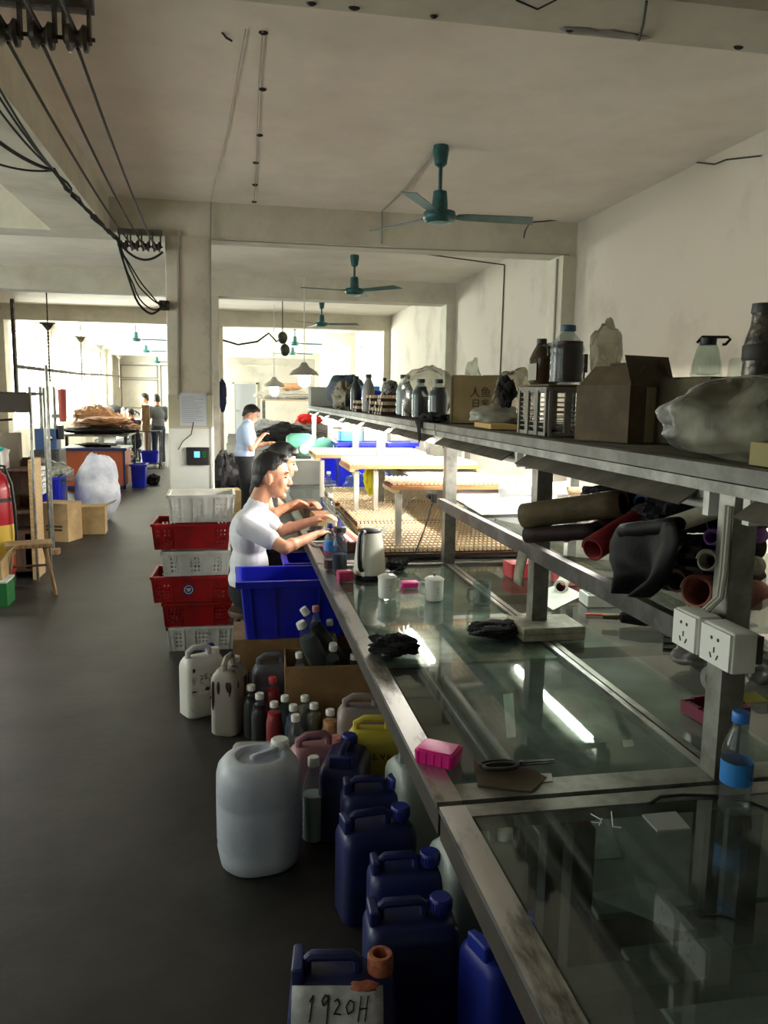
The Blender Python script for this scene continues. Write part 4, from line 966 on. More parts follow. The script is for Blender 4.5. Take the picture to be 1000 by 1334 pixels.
# ---- scissors on a scrap of cardboard
flat('cardboard_scrap', [on(617, 990), on(690, 1002), on(712, 1014), on(692, 1032), on(622, 1024)], ZT + 0.003, kraft_dk, 'torn scrap of cardboard lying under the scissors', 'cardboard', 0.003)
flat('paper_scrap', [on(690, 1008), on(718, 1008), on(720, 1018), on(700, 1019)], ZT + 0.003, paper, 'tiny white paper scrap touching the cardboard under the scissors', 'paper')
sp = on(668, 1002); t = thing('scissors', 'black handled scissors lying on torn cardboard', 'scissors', (sp.x, sp.y, ZT + 0.007), 0.0)
for s, dz in ((1, 0.0), (-1, 0.006)):
    hb = MB(); hb.tube([(-0.035 + 0.042 * math.cos(a), s * 0.013 + 0.016 * math.sin(a), 0.006 + dz) for a in [k * PI / 10 for k in range(20)]], 0.005, 6, True); hb.build('handle', rubber, t)
    bl = MB(); bl.poly([(0.0, -0.006 * s, 0.005 + dz), (0.03, -0.008 * s, 0.005 + dz), (0.105, -0.002 * s, 0.005 + dz), (0.10, 0.005 * s, 0.005 + dz), (0.0, 0.006 * s, 0.005 + dz)], (0, 0, 1), 0.003); bl.build('blade', steel_dk, t, smooth=0)
MB().cyl((0.02, 0, 0.002), (0.02, 0, 0.016), 0.005, n=10).build('pivot', steel, t)
# ---- far half of the bench: boxes, books, rolls, bags
p = PZ(705, 748, ZT); t = thing('red_box', 'red cardboard box behind the rack post near the combs', 'box', (1.42, 3.80, ZT + 0.003), 0.05)
redbox = mat('red_card', (186, 26, 48), 0.5, rgb2=(206, 70, 80), nscale=9); MB().rbox((0, 0, 0), 0.17, 0.12, 0.06, 0.004, 0.002).build('box_body', redbox, t); MB().rbox((0, 0, 0.06), 0.172, 0.122, 0.012, 0.004, 0.002).build('lid', redbox, t)
t = thing('red_box', 'pinkish red printed box under the curled chain', 'box', (1.60, 3.62, ZT + 0.003), 0.0); MB().rbox((0, 0, 0), 0.16, 0.13, 0.075, 0.004, 0.002).build('box_body', mat('pink_card', (206, 70, 84), 0.5, rgb2=(226, 130, 130), nscale=20), t); MB().rbox((0, 0, 0.075), 0.162, 0.132, 0.014, 0.004, 0.002).build('lid', mat('cream_card', (226, 200, 160), 0.5), t)
tag(MB().tube([Vector((1.56 + 0.05 * math.cos(a * 1.7), 3.58 + 0.02 * math.sin(a * 2.3), ZT + 0.096 + 0.0005 * a)) for a in [k * 0.3 for k in range(30)]], 0.003, 5).build('thin_chain', steel_dk), 'tangled dark chain on the pinkish red box', 'chain')
def roll(p0, p1, r, m, label, inner=None, group='leather rolls on the middle shelf', name='leather_roll', th=0.006, squash=1.0, cat='roll'):
    p0 = Vector(p0); p1 = Vector(p1); d = p1 - p0; L = d.length; x, y = frame(d); d = d.normalized()
    t = thing(name, label, cat, p0, 0, group)
    n = 34; b = MB()
    def f(u, v):
        a = u * 2 * PI * 1.35; rr = r * (1 - 0.16 * u) + 0.0025 * nz((u * 3, v * 4, r * 50), 1, r * 99)
        q = x * math.cos(a) * rr + y * math.sin(a) * rr * squash
        return q + d * (L * v)
    b.sheet(f, n, 6); o = b.build('rolled_sheet', [m, inner or m], t, smooth=60)
    solid(o, th, -1); o.modifiers[0].material_offset = 1 if inner else 0
    return t
def sheet_roll(px0, py0, x0, px1, py1, x1, r, m, label, **k):
    return roll(PX(px0, py0, x0), PX(px1, py1, x1), r, m, label, **k)
Lc = lambda n, c, r=0.62: mat('leather_' + n, c, r, rgb2=tuple(int(q * 0.75) for q in c), nscale=9, bump=0.12, bscale=120, spec=0.15)
sheet_roll(682, 672, 1.01, 812, 656, 1.25, 0.048, Lc('olive', (92, 80, 58)), 'thick olive brown leather roll pointing at the combs', inner=Lc('black', (13, 12, 12)))
sheet_roll(686, 697, 1.02, 778, 692, 1.18, 0.030, Lc('darkbrown', (46, 32, 30)), 'dark brown leather roll beneath the olive one', inner=MATS['leather_black'])
sheet_roll(771, 716, 1.07, 872, 652, 1.42, 0.040, Lc('maroon', (128, 34, 36)), 'maroon leather roll jutting over the shelf edge', inner=Lc('redbrown', (150, 60, 52)))
sheet_roll(836, 656, 1.36, 890, 650, 1.62, 0.034, Lc('skyblue', (96, 136, 206)), 'sky blue leather roll high on the pile', inner=MATS['leather_black'])
sheet_roll(852, 692, 1.14, 968, 652, 1.34, 0.026, Lc('ivory', (196, 190, 166)), 'long ivory sheet rolled above the dark leather')
sheet_roll(932, 682, 1.28, 990, 680, 1.55, 0.030, Lc('slate', (58, 66, 78)), 'slate grey leather roll beside the post', inner=MATS['leather_black'])
sheet_roll(926, 700, 1.26, 990, 698, 1.52, 0.024, Lc('purple', (150, 92, 190)), 'purple leather roll next to the post')
sheet_roll(920, 730, 1.24, 985, 738, 1.5, 0.030, Lc('cream', (190, 184, 168)), 'cream folded sheet roll between purple and salmon')
sheet_roll(906, 770, 1.17, 985, 776, 1.46, 0.046, Lc('salmon', (196, 122, 106)), 'salmon pink leather roll above the sockets')
sheet_roll(880, 757, 1.2, 985, 752, 1.6, 0.034, Lc('cocoa', (66, 46, 38)), 'cocoa brown leather roll behind the salmon one', inner=MATS['leather_black'])
sheet_roll(866, 715, 1.3, 985, 712, 1.65, 0.045, MATS['leather_darkbrown'], 'broad dark brown roll below the ivory sheet', inner=MATS['leather_black'])
sheet_roll(735, 700, 1.16, 800, 676, 1.4, 0.022, Lc('crimson', (120, 28, 40)), 'slim crimson leather roll left of the maroon one', inner=MATS['leather_black'])
sheet_roll(780, 690, 1.2, 860, 668, 1.5, 0.030, Lc('wine', (62, 36, 38)), 'wine coloured roll squeezed behind the maroon one', inner=MATS['leather_black'])
sheet_roll(700, 668, 1.45, 790, 645, 1.7, 0.034, MATS['leather_black'], 'black leather roll lying behind the olive one')
sheet_roll(652, 640, 1.35, 740, 636, 1.62, 0.035, mat('white_film_roll', (226, 228, 230), 0.3), 'white shiny plastic roll at the end of the middle shelf')
sheet_roll(690, 640, 1.5, 780, 640, 1.72, 0.022, Lc('tan', (120, 96, 72)), 'thin tan roll by the white plastic roll')
rag((1.36, 2.32, ZM + 0.13), (0.13, 0.10, 0.07), 11, 'black leather offcuts heaped on top of the rolls', name='leather_offcut')
rag((1.36, 2.66, ZM + 0.13), (0.14, 0.10, 0.06), 12, 'black ragged leather piece under the blue roll', name='leather_offcut')
rag((1.3, 2.12, ZM), (0.13, 0.13, 0.07), 13, 'dark leather scrap pile on the shelf below the ivory sheet', m=MATS['leather_black'], name='leather_offcut')
# black leather hide hanging over the shelf edge
LE = [PX(px, py, 1.04) for px, py in ((808, 688), (803, 708), (806, 730), (820, 748), (812, 772))]; RE = [PX(px, py, 1.04) for px, py in ((888, 680), (894, 706), (890, 728), (880, 752), (846, 778))]
def hide(u, v):
    f = v * 4; i = min(int(f), 3); f -= i
    p = LE[i].lerp(LE[i + 1], f).lerp(RE[i].lerp(RE[i + 1], f), u)
    return (p.x - 0.012 - 0.022 * math.sin(u * 8 + 2 * v) * (0.3 + v) - 0.01 * nz(p, 14), p.y, p.z)
b = MB(); b.sheet(hide, 18, 14)
o = solid(tag(b.build('leather_hide', MATS['leather_black'], smooth=60), 'black leather hide hanging over the shelf edge', 'leather'), 0.004)
sheet_roll(812, 692, 1.03, 884, 684, 1.05, 0.022, MATS['leather_black'], 'rolled top of the black hide lying on the shelf edge')
# strap-like leather folded over the middle post
b = MB(); b.sheet(lambda u, v: (1.075 - 0.03 * math.sin(u * PI * 0.5), 2.80 + 0.09 * v, 1.16 - 0.17 * u), 8, 2)
solid(tag(b.build('leather_strap', Lc('stone', (150, 146, 126))), 'pale grey leather strip folded over the middle shelf at the post', 'leather'), 0.004)
# white sheets on the far part of the middle shelf
for k, (y0, y1, x0, x1) in enumerate(((3.62, 4.1, 1.12, 1.7), (3.5, 3.86, 1.1, 1.5))):
    flat('paper_sheet', [(x0, y0), (x1, y0 + 0.03), (x1 - 0.02, y1), (x0 + 0.02, y1 - 0.02)], ZM + 0.005 + 0.003 * k, paper, ('large white sheet spread on the middle shelf end', 'smaller white sheet lying on the large one')[k], 'paper', 0.002)
# bench top, far half
flat('paper_sheet', [on(690, 775), on(730, 760), on(760, 775), on(720, 795)], ZT + 0.003, paper, 'white printed sheet beside the curled white roll', 'paper')
roll((1.46, 3.42, ZT + 0.035), (1.52, 3.52, ZT + 0.035), 0.03, white_pl, 'short white roll with dark opening on the glass', inner=MATS['leather_black'], group=None, name='paper_roll')
t = thing('paper_block', 'thick white paper block with a photo print on top', 'paper', (1.56, 3.22, ZT + 0.003), -0.1)
MB().rbox((0, 0, 0), 0.15, 0.12, 0.05, 0.002, 0.001).build('block', paper, t); MB().rbox((0.0, 0.0, 0.05), 0.13, 0.10, 0.002, 0.002, 0.0005).build('print', mat('photo_print', (180, 182, 180), 0.5, rgb2=(60, 62, 66), nscale=18), t)
roll((1.74, 3.30, ZT + 0.025), (1.72, 3.46, ZT + 0.025), 0.022, paper, 'white paper roll with pinkish inside by the paper block', inner=Lc('rose', (190, 120, 130)), group=None, name='paper_roll')
tag(MB().box((1.50, 3.03, ZT + 0.007), (0.17, 0.018, 0.006), -0.25).build('ruler', mat('red_ruler', (214, 70, 56), 0.4)), 'orange red ruler lying beside the paper block', 'ruler')
t = thing('umbrella', 'folded black umbrella lying on the far half of the glass', 'umbrella', (1.62, 2.86, ZT + 0.003), -0.3)
MB().lathe([(0, -0.14), (0.022, -0.13), (0.032, -0.05), (0.03, 0.08), (0.016, 0.14), (0, 0.145)], 14, (0, 0, 0.03), Matrix.Rotation(PI / 2, 3, 'Y')).build('folded_canopy', cloth_bk, t)
MB().lathe([(0.0325, -0.012), (0.033, -0.008), (0.033, 0.008), (0.0325, 0.012)], 14, (0.06, 0, 0.03), Matrix.Rotation(PI / 2, 3, 'Y')).build('strap', steel_dk, t)
MB().cyl((-0.14, 0, 0.03), (-0.20, 0, 0.028), 0.012, 0.009, 10).build('handle', mat('green_handle', (70, 84, 40), 0.5), t)
for k in range(3): flat('leather_sheet', [(1.50 + 0.03 * k, 2.58 + 0.05 * k), (1.66 + 0.03 * k, 2.52 + 0.05 * k), (1.74 + 0.02 * k, 2.64 + 0.05 * k), (1.58 + 0.02 * k, 2.72 + 0.04 * k)], ZT + 0.003 + 0.005 * k, MATS['leather_black'], 'black leather sheet in the small pile near the grey bag', 'leather', 0.004, 'black leather sheets on the glass')
rag((1.55, 2.36, ZT + 0.003), (0.11, 0.09, 0.05), 21, 'grey crumpled plastic bag on the far half of the glass', m=mat('grey_bag', (112, 108, 102), 0.4, rgb2=(86, 82, 78), nscale=6), name='plastic_bag', a1=0.3)
rag((1.66, 2.22, ZT + 0.003), (0.07, 0.07, 0.05), 22, 'small grey bag behind the clear tape roll', m=MATS['grey_bag'], name='plastic_bag', a1=0.3)
t = thing('tape_roll', 'roll of clear wrapping film standing on its side', 'roll', (1.46, 2.16, ZT + 0.05), 0, None, (0, 0, 0.5))
MB().lathe([(0.028, -0.05), (0.045, -0.05), (0.045, 0.05), (0.028, 0.05), (0.028, -0.05)], 26, (0, 0, 0), Matrix.Rotation(PI / 2, 3, 'Y')).build('film', mat('wrapping_film', (128, 126, 124), 0.25, coat=0.4), t)
MB().lathe([(0.024, -0.052), (0.028, -0.052), (0.028, 0.052), (0.024, 0.052), (0.024, -0.052)], 22, (0, 0, 0), Matrix.Rotation(PI / 2, 3, 'Y')).build('core', kraft_dk, t)
t = thing('maroon_tray', 'open maroon plastic tray beside the rack post', 'tray', (1.33, 1.99, ZT + 0.003), 0.15)
b = MB(); w, d, h = 0.15, 0.10, 0.035
b.b2((-w / 2, -d / 2, 0), (w / 2, d / 2, 0.004))
for s in (-1, 1): b.b2((-w / 2, s * d / 2 - 0.003, 0), (w / 2, s * d / 2 + 0.003, h)); b.b2((s * w / 2 - 0.003, -d / 2, 0), (s * w / 2 + 0.003, d / 2, h))
b.build('tray_body', mat('maroon_plastic', (104, 20, 44), 0.45), t)
b = MB()
for s in (-1, 1): b.box((s * w / 2, 0, h + 0.002), (0.012, d * 0.5, 0.006)); b.box((0, s * d / 2, h + 0.002), (w * 0.5, 0.012, 0.006))
b.build('rim', MATS['maroon_plastic'], t)
bottle('white_tube', 'white soft plastic bottle half hidden behind the rack post', (1.22, 1.80, ZT + 0.003), 0.15, 0.026, liq('white', (200, 200, 196)), 0.8, capw)
flat('yellow_card', [(1.42, 2.06), (1.55, 2.06), (1.56, 2.14), (1.43, 2.14)], ZT + 0.003, mat('yellow_card', (190, 180, 70), 0.6), 'yellow green card under the clear film roll', 'card', 0.002)
# ---- bench near the man: bottles, blocks, boards
bottle('plastic_bottle', 'clear bottle with blue cap and blue label before the man in white', on(430, 742), 0.24, 0.032, liq('red_drink', (70, 16, 24)), 0.22, navy_cap, labelband=(0.42, 0.62, mat('label_sky', (60, 140, 220), 0.5)), neck=0.42)
bottle('drink_flask', 'smoky grey drinking bottle with dark lid by the kettle', on(442, 744), 0.225, 0.038, liq('water', (110, 124, 140)), 0.4, black, shell=clear('smoky_plastic', (150, 160, 172), 0.1, 1.4, 0.15, (130, 140, 150)), neck=0.75)
bottle('plastic_bottle', 'clear empty bottle standing amid wooden blocks and combs', on(430, 690), 0.24, 0.034, None, 0.2, capw, ridges=4)
bottle('plastic_bottle', 'clear empty bottle behind the other empty one near the blue bins', (0.80, 6.9, ZT + 0.003), 0.24, 0.036, None, 0.2, capw, ridges=4)
def block(loc, w, d, h, rz, m, label, name='wooden_block'):
    t = thing(name, label, 'block', loc, rz)
    MB().rbox((0, 0, 0), w, d, h, 0.004, 0.002).build('board', m, t); return t
t = block((0.60, 5.50, ZT + 0.003), 0.13, 0.36, 0.07, 0.05, kraft_pale, 'brown cardboard covered block beside the combs')
MB().b2((-0.06, -0.175, 0.070), (0.06, 0.175, 0.075)).build('top_sheet', mat('brown_sheet', (150, 104, 72), 0.6), t)
t = block((0.57, 6.15, ZT + 0.003), 0.14, 0.5, 0.06, 0.03, darkwood, 'dark reddish box at the rear of the wooden blocks')
MB().b2((-0.068, -0.248, 0.06), (0.068, 0.248, 0.064)).build('top_sheet', mat('reddish_sheet', (112, 58, 52), 0.5), t)
t = block((0.66, 4.80, ZT + 0.003), 0.11, 0.55, 0.05, 0.06, darkwood, 'long board with red and white stripes by the combs')
for x, m in ((-0.041, red), (-0.013, paper), (0.015, red), (0.042, mat('tan_strip', (190, 160, 120), 0.6))): MB().b2((x - 0.0128, -0.27, 0.05), (x + 0.0128, 0.27, 0.056)).build('stripe', m, t)
block((0.71, 4.12, ZT + 0.003), 0.09, 0.22, 0.055, 0.02, wood, 'short wooden block just behind the kettle')
rag((0.52, 5.02, ZT + 0.003), (0.06, 0.05, 0.035), 31, 'grey black plastic bag in front of the woman', m=mat('black_film', (44, 46, 50), 0.3), name='plastic_bag')
rag((0.54, 4.46, ZT + 0.003), (0.05, 0.05, 0.03), 32, 'red cloth pad by the blue capped bottle', m=mat('red_cloth', (196, 20, 40), 0.8), name='red_cloth', a1=0.2, a2=0.1)
rag((0.62, 3.96, ZT + 0.003), (0.035, 0.03, 0.018), 33, 'small yellow and black cloth beside the kettle', m=mat('yellow_rag', (200, 190, 40), 0.8), name='yellow_cloth')
t = thing('small_calculator', 'grey calculator lying before the man in white', 'calculator', (0.50, 4.74, ZT + 0.003), 0.2)
MB().rbox((0, 0, 0), 0.09, 0.13, 0.016, 0.006).build('case', mat('grey_case', (150, 154, 150), 0.5), t)
for i in range(4):
    for j in range(4): MB().rbox((-0.03 + 0.02 * i, -0.05 + 0.02 * j, 0.016), 0.014, 0.013, 0.003, 0.002, 0.0005).build('key', black, t)
# things beneath and between the racks further on
rag((1.02, 6.08, ZM - 0.18), (0.05, 0.04, 0.10), 41, 'bright yellow rag hanging from the middle rack', m=mat('bright_yellow_cloth', (226, 222, 40), 0.8), name='yellow_cloth', a1=0.3)
for k, (x, y, w, lb) in enumerate(((1.2, 7.9, 0.44, 'blue crate on the middle rack by the pale blue one'), (1.0, 8.6, 0.5, 'blue crate on the bench beyond the combs'), (1.62, 7.9, 0.26, 'blue crate beside the middle rack post'))):
    bin_('blue_crate', lb, (x, y, ZT + 0.003), 0, w, 0.34, 0.44 if k != 1 else 0.3, blue, 'blue crates on the far bench')
tag(MB().rbox((1.12, 7.9, ZT + 0.45), 0.22, 0.2, 0.1, 0.02).build('pale_blue_box', cyan), 'pale blue plastic box stacked on the blue crate', 'box')
rag((1.12, 7.3, ZT + 0.003), (0.12, 0.09, 0.10), 42, 'clear bluish plastic bag beneath the middle rack', m=clear('blue_film', (150, 170, 210), 0.2, 1.35, 0.3, (150, 170, 220)), name='plastic_bag')
rag((0.92, 7.42, ZT + 0.003), (0.08, 0.05, 0.025), 43, 'yellow cloth lying by the empty bottles', m=MATS['bright_yellow_cloth'], name='yellow_cloth')
t = thing('metal_cabinet', 'small grey metal cabinet with dark side on the far bench', 'cabinet', (0.70, 8.15, ZT + 0.003))
MB().rbox((0, 0, 0), 0.3, 0.26, 0.24, 0.006).build('cabinet_body', mat('grey_metal', (142, 142, 136), 0.5, 0.3), t); MB().b2((-0.155, -0.12, 0.01), (-0.15, 0.12, 0.23)).build('dark_door', black, t)
MB().rbox((0, 0, 0.24), 0.32, 0.28, 0.015, 0.006).build('top_plate', paper, t)
t = thing('table_fan', 'mint green round motor housing on the grey cabinet', 'machine', (0.66, 8.15, ZT + 0.263))
mint = mat('mint_enamel', (120, 204, 172), 0.4)
MB().lathe([(0, -0.14), (0.09, -0.14), (0.12, -0.10), (0.12, 0.08), (0.09, 0.13), (0, 0.14)], 22, (0, 0, 0.125), Matrix.Rotation(PI / 2, 3, 'Y')).build('drum', mint, t)
MB().lathe([(0, -0.03), (0.05, -0.03), (0.05, 0.03), (0, 0.03)], 18, (0.03, -0.12, 0.10), Matrix.Rotation(PI / 2, 3, 'X')).build('hub', white_pl, t)
MB().lathe([(0, -0.02), (0.09, -0.02), (0.10, 0.02), (0, 0.02)], 22, (0.22, -0.02, 0.11), Matrix.Rotation(PI / 2, 3, 'X')).build('wheel', mint, t)
MB().b2((-0.1, -0.08, 0), (0.1, 0.08, 0.02)).build('foot', steel_dk, t)
for k, (x, y) in enumerate(((0.55, 8.7), (0.66, 8.75), (0.60, 9.3))):
    bottle('glue_bottle', 'white squeeze bottle standing on the far bench behind the mint machine', (x, y, ZT + 0.003), 0.34, 0.05, liq('white', (200, 200, 196)), 0.8, capw, group='white squeeze bottles on the far bench', shell=white_pl)
# ================================================================ things on the overhead shelf
ZSH = ZS + 0.003
def slot_basket(loc, w, d, h, m, label, nx=3, ny=8):
    t = thing('slotted_basket', label, 'basket', loc)
    MB().b2((-w / 2, -d / 2, 0), (w / 2, d / 2, 0.005)).build('base', m, t)
    def wall(L, M, n):
        T = 0.006; b = MB(); b.T = M
        b.b2((-L / 2, -T, 0), (L / 2, 0, 0.014)); b.b2((-L / 2, -T, h - 0.014), (L / 2, 0, h))
        pw = L / n
        for i in range(n + 1):
            x = -L / 2 + pw * i; b.b2((max(-L / 2, x - pw * 0.16), -T - 0.004, 0), (min(L / 2, x + pw * 0.16), 0, h))
        for i in range(n):
            for j in range(1, ny): z = 0.014 + (h - 0.028) * j / ny; b.b2((-L / 2 + pw * i, -T + 0.002, z - 0.0025), (-L / 2 + pw * (i + 1), -0.001, z + 0.0025))
        return b
    for k in range(4):
        L, o = (w, d) if k % 2 == 0 else (d, w)
        wall(L, Matrix.Rotation(k * PI / 2, 4, 'Z') @ Matrix.Translation((0, -o / 2, 0)), nx).build('slotted_wall', m, t, smooth=0)
    e = 0.012; r = MB()
    for s in (-1, 1): r.box((0, s * (d / 2 + 0.005), h), (w + 0.03, e, 0.012)); r.box((s * (w / 2 + 0.005), 0, h), (e, d + 0.03, 0.012))
    r.build('rim', m, t)
    return t
dust_pl = mat('dusty_grey_plastic', (136, 132, 122), 0.6, rgb2=(110, 106, 96), nscale=6)
slot_basket(Vector((1.255, 3.02, ZSH)), 0.22, 0.30, 0.175, dust_pl, 'grey slotted plastic basket carrying the dark red jug')
MB_lid = tag(MB().rbox((1.255, 3.02, ZSH + 0.184), 0.23, 0.31, 0.008, 0.004, 0.002).build('board', kraft_dk), 'flat dusty board covering the slotted basket', 'board')
zb = ZSH + 0.195
redj = liq('dark_red', (52, 14, 18))
bottle('liquid_jug', 'big clear jug of dark red liquid with blue cap', (1.23, 2.92, zb), 0.215, 0.064, redj, 0.72, mat('teal_cap', (40, 80, 110), 0.5), neck=0.38, ridges=4)
t = thing('handled_jug', 'brown handled jug with pale label behind the dark red one', 'jug', (1.22, 3.12, zb), PI / 2)
brownjug = clear('brown_jug_plastic', (120, 100, 76), 0.15, 1.4, 0.5, (110, 94, 74))
MB().loft([(0, 0.11, 0.09, 0.03), (0.01, 0.12, 0.10, 0.03), (0.10, 0.12, 0.10, 0.03), (0.125, 0.09, 0.08, 0.03, 0.01, 0), (0.15, 0.05, 0.045, 0.02, 0.03, 0), (0.165, 0.035, 0.035, 0.017, 0.035, 0)]).build('jug_body', brownjug, t)
MB().tube([(-0.05, 0, 0.11), (-0.045, 0, 0.14), (-0.01, 0, 0.15), (0.02, 0, 0.145)], 0.01, 8).build('handle', brownjug, t)
MB().cyl((0.035, 0, 0.16), (0.035, 0, 0.18), 0.02, n=14).build('cap', steel_dk, t)
MB().b2((-0.05, 0.0502, 0.015), (0.04, 0.0515, 0.08)).build('paper_label', mat('pale_label', (170, 164, 150), 0.7), t)
rag((1.42, 3.0, zb), (0.06, 0.06, 0.13), 51, 'clear crumpled bag standing behind the dark red jug', m=film_grey, name='plastic_bag', a1=0.25)
rag((1.28, 3.22, zb), (0.045, 0.05, 0.09), 52, 'brown translucent bag at the side of the handled jug', m=film_grey, name='plastic_bag', a1=0.25)
# box with a logo and its neighbours
logo_box = mat('logo_cardboard', (150, 128, 84), 0.8, rgb2=(130, 110, 72), nscale=4)
t = carton('printed_carton', 'brown carton with two rows of dark printed characters', (1.35, 4.42, ZSH), -0.5, 0.27, 0.2, 0.255, logo_box)
lm = mat('brown_print_ink', (46, 30, 18), 0.7)
text('人鱼', 0.06, lm, (0.03, -0.1015, 0.165), (PI / 2, 0, 0), 'lettering', t); text('日求', 0.05, lm, (0.03, -0.1015, 0.105), (PI / 2, 0, 0), 'lettering', t)
MB().b2((-0.137, -0.104, 0.0), (-0.128, -0.1005, 0.25)).build('tape', tape, t)
rag((1.26, 3.84, ZSH), (0.12, 0.12, 0.055), 53, 'white crumpled plastic with yellow foam on the shelf edge', m=mat('dull_white_film', (172, 172, 160), 0.4, rgb2=(150, 148, 132), nscale=5), name='plastic_bag', a1=0.3)
flat('yellow_foam', [(1.13, 3.50), (1.24, 3.46), (1.26, 3.78), (1.15, 3.82)], ZSH, mat('yellow_foam', (196, 162, 96), 0.8), 'yellow foam sheet sticking out beneath the crumpled plastic', 'foam', 0.022)
rag((1.40, 3.98, ZSH), (0.11, 0.12, 0.15), 54, 'tall greenish plastic bag between the printed carton and the basket', m=film_grey, name='plastic_bag', a1=0.3)
rag((1.28, 3.74, ZSH + 0.105), (0.04, 0.05, 0.07), 55, 'black rag tucked between the plastic bags', m=cloth_bk, name='black_cloth')
# black cloth hanging over the rail
rag((1.12, 4.55, ZSH), (0.075, 0.16, 0.028), 56, 'black cloth lying on the rail before the printed carton', m=cloth_bk, name='black_cloth', a1=0.3)
b = MB(); b.sheet(lambda u, v: (1.05 - 0.006 + 0.004 * math.sin(u * 9), 4.52 + 0.16 * u * (1 - 0.8 * v), ZS + 0.01 - 0.13 * v * (0.6 + 0.4 * math.sin(u * 3))), 8, 5)
solid(tag(b.build('hanging_cloth', cloth_bk), 'corner of black cloth drooping past the shelf rail', 'cloth'), 0.004)
# bottles in a clear bag
GS = 'dusty bottles in the clear bag'
for k, (x, y, h, r, c, lb) in enumerate(((1.24, 5.95, 0.30, 0.055, (170, 172, 170), 'pale clear bottle with dark ring cap at the end of the dusty bottles'), (1.26, 5.45, 0.26, 0.05, (110, 100, 84), 'brownish dusty bottle inside the clear bag'), (1.20, 5.22, 0.255, 0.055, (40, 42, 44), 'black dusty bottle inside the clear bag'),
                                       (1.26, 4.98, 0.25, 0.06, (60, 58, 58), 'grey black dusty bottle beside the printed carton'), (1.22, 5.65, 0.20, 0.05, (130, 116, 92), 'stubby tan dusty bottle inside the clear bag'))):
    bottle('dusty_bottle', lb, (x, y, ZSH), h, r, liq('dusty%d' % k, c), 0.8, steel_dk if k != 4 else black, group=GS)
o = rag((1.30, 5.45, ZSH), (0.16, 0.36, 0.19), 57, 'large clear plastic bag thrown over the dusty bottles', m=clear('clear_bag', (216, 216, 210), 0.2, 1.3, 0.14, (200, 200, 190), 8.0), name='plastic_bag', a1=0.2)
rag((1.42, 4.78, ZSH), (0.06, 0.07, 0.19), 58, 'twisted clear bag with knot behind the printed carton', m=film, name='plastic_bag', a1=0.3)
# carton with tape + big crumpled carton + jug + bags
t = carton('taped_carton', 'pale open carton with shiny tape and drooping flaps', (1.30, 2.58, ZSH), 0.35, 0.21, 0.24, 0.185, kraft_dk, (1.9, 2.2, None, 2.4))
MB().b2((-0.03, -0.1225, 0), (0.012, -0.1208, 0.18)).build('tape', mat('shiny_tape', (150, 140, 112), 0.15, coat=0.6, bump=0.4, bscale=90), t)
t = carton('crumpled_carton', 'wide crumpled carton with sketchy print supporting the glass jug', (1.56, 2.41, ZSH), 0.12, 0.36, 0.30, 0.205, mat('greenish_carton', (104, 96, 70), 0.85, rgb2=(80, 72, 52), nscale=5, bump=0.3, bscale=14))
strokes([[(0.02 * math.cos(a * 1.3) * (1 + 0.1 * a) + 0.01 * a, 0.03 * math.sin(a) * (1 + 0.05 * a)) for a in [k * 0.4 for k in range(26)]]], mat('faint_print', (70, 64, 46), 0.8), Matrix.Translation((-0.02, -0.152, 0.09)) @ Matrix.Rotation(PI / 2, 4, 'X'), 0.0025, 'print', t)
zc = ZSH + 0.205 + 0.008
t = thing('glass_jug', 'clear glass flask with black pouring lid', 'jug', (1.52, 2.46, zc), -0.3)
MB().lathe([(0, 0), (0.045, 0), (0.05, 0.008), (0.047, 0.04), (0.036, 0.09), (0.024, 0.115), (0.0215, 0.115), (0.033, 0.09), (0.044, 0.04), (0.044, 0.012), (0, 0.008)], 24).build('flask', glass_thin, t)
MB().lathe([(0, 0.105), (0.026, 0.105), (0.027, 0.128), (0, 0.13)], 18).build('lid', black, t)
MB().tube([(-0.035, 0, 0.112), (-0.02, 0, 0.131), (0.06, 0, 0.131), (0.068, 0, 0.124), (0.055, 0, 0.108), (0.045, 0, 0.107)], 0.005, 6).build('handle', black, t)
t = thing('glass_cup', 'small glass tumbler turned upside down beside the flask', 'cup', (1.59, 2.40, zc))
MB().lathe([(0.028, 0), (0.025, 0.055), (0.02, 0.062), (0, 0.063)], 20).build('tumbler', glass_thin, t); MB().lathe([(0.028, 0), (0.0295, 0.002), (0.028, 0.004)], 20).build('rim', glass_thin, t)
rag((1.23, 1.80, ZSH), (0.12, 0.33, 0.105), 61, 'large cloudy white plastic bag slumped over the shelf', m=clear('cloudy_bag', (200, 198, 184), 0.5, 1.2, 0.62, (172, 169, 148), 4.0), name='plastic_bag', a1=0.22, a2=0.09)
rag((1.58, 1.86, ZSH), (0.14, 0.18, 0.13), 62, 'folded film bag heaped behind the cloudy bag', m=film_grey, name='plastic_bag', a1=0.25)
rag((1.60, 1.88, ZSH + 0.225), (0.08, 0.1, 0.03), 63, 'dark crumpled film on the heap behind the cloudy bag', m=mat('olive_film', (96, 90, 66), 0.4), name='plastic_bag', a1=0.25)
t = thing('wrapped_bottle', 'dark bottle wrapped in silver tape at the shelf end', 'bottle', (1.50, 2.16, ZSH + 0.155))
MB().lathe([(0, 0), (0.045, 0), (0.048, 0.02), (0.044, 0.11), (0.048, 0.125), (0.042, 0.16), (0.030, 0.20), (0.028, 0.24), (0, 0.245)], 16).build('bottle_body', mat('silver_wrap', (120, 116, 104), 0.3, 0.4, rgb2=(64, 60, 54), nscale=18, bump=0.5, bscale=40), t)
MB().lathe([(0.0465, 0.10), (0.049, 0.105), (0.049, 0.14), (0.0465, 0.145)], 16).build('dark_band', mat('dark_band', (58, 54, 46), 0.6), t)
MB().lathe([(0, 0.235), (0.032, 0.235), (0.030, 0.262), (0, 0.265)], 14).build('cap', steel_dk, t)
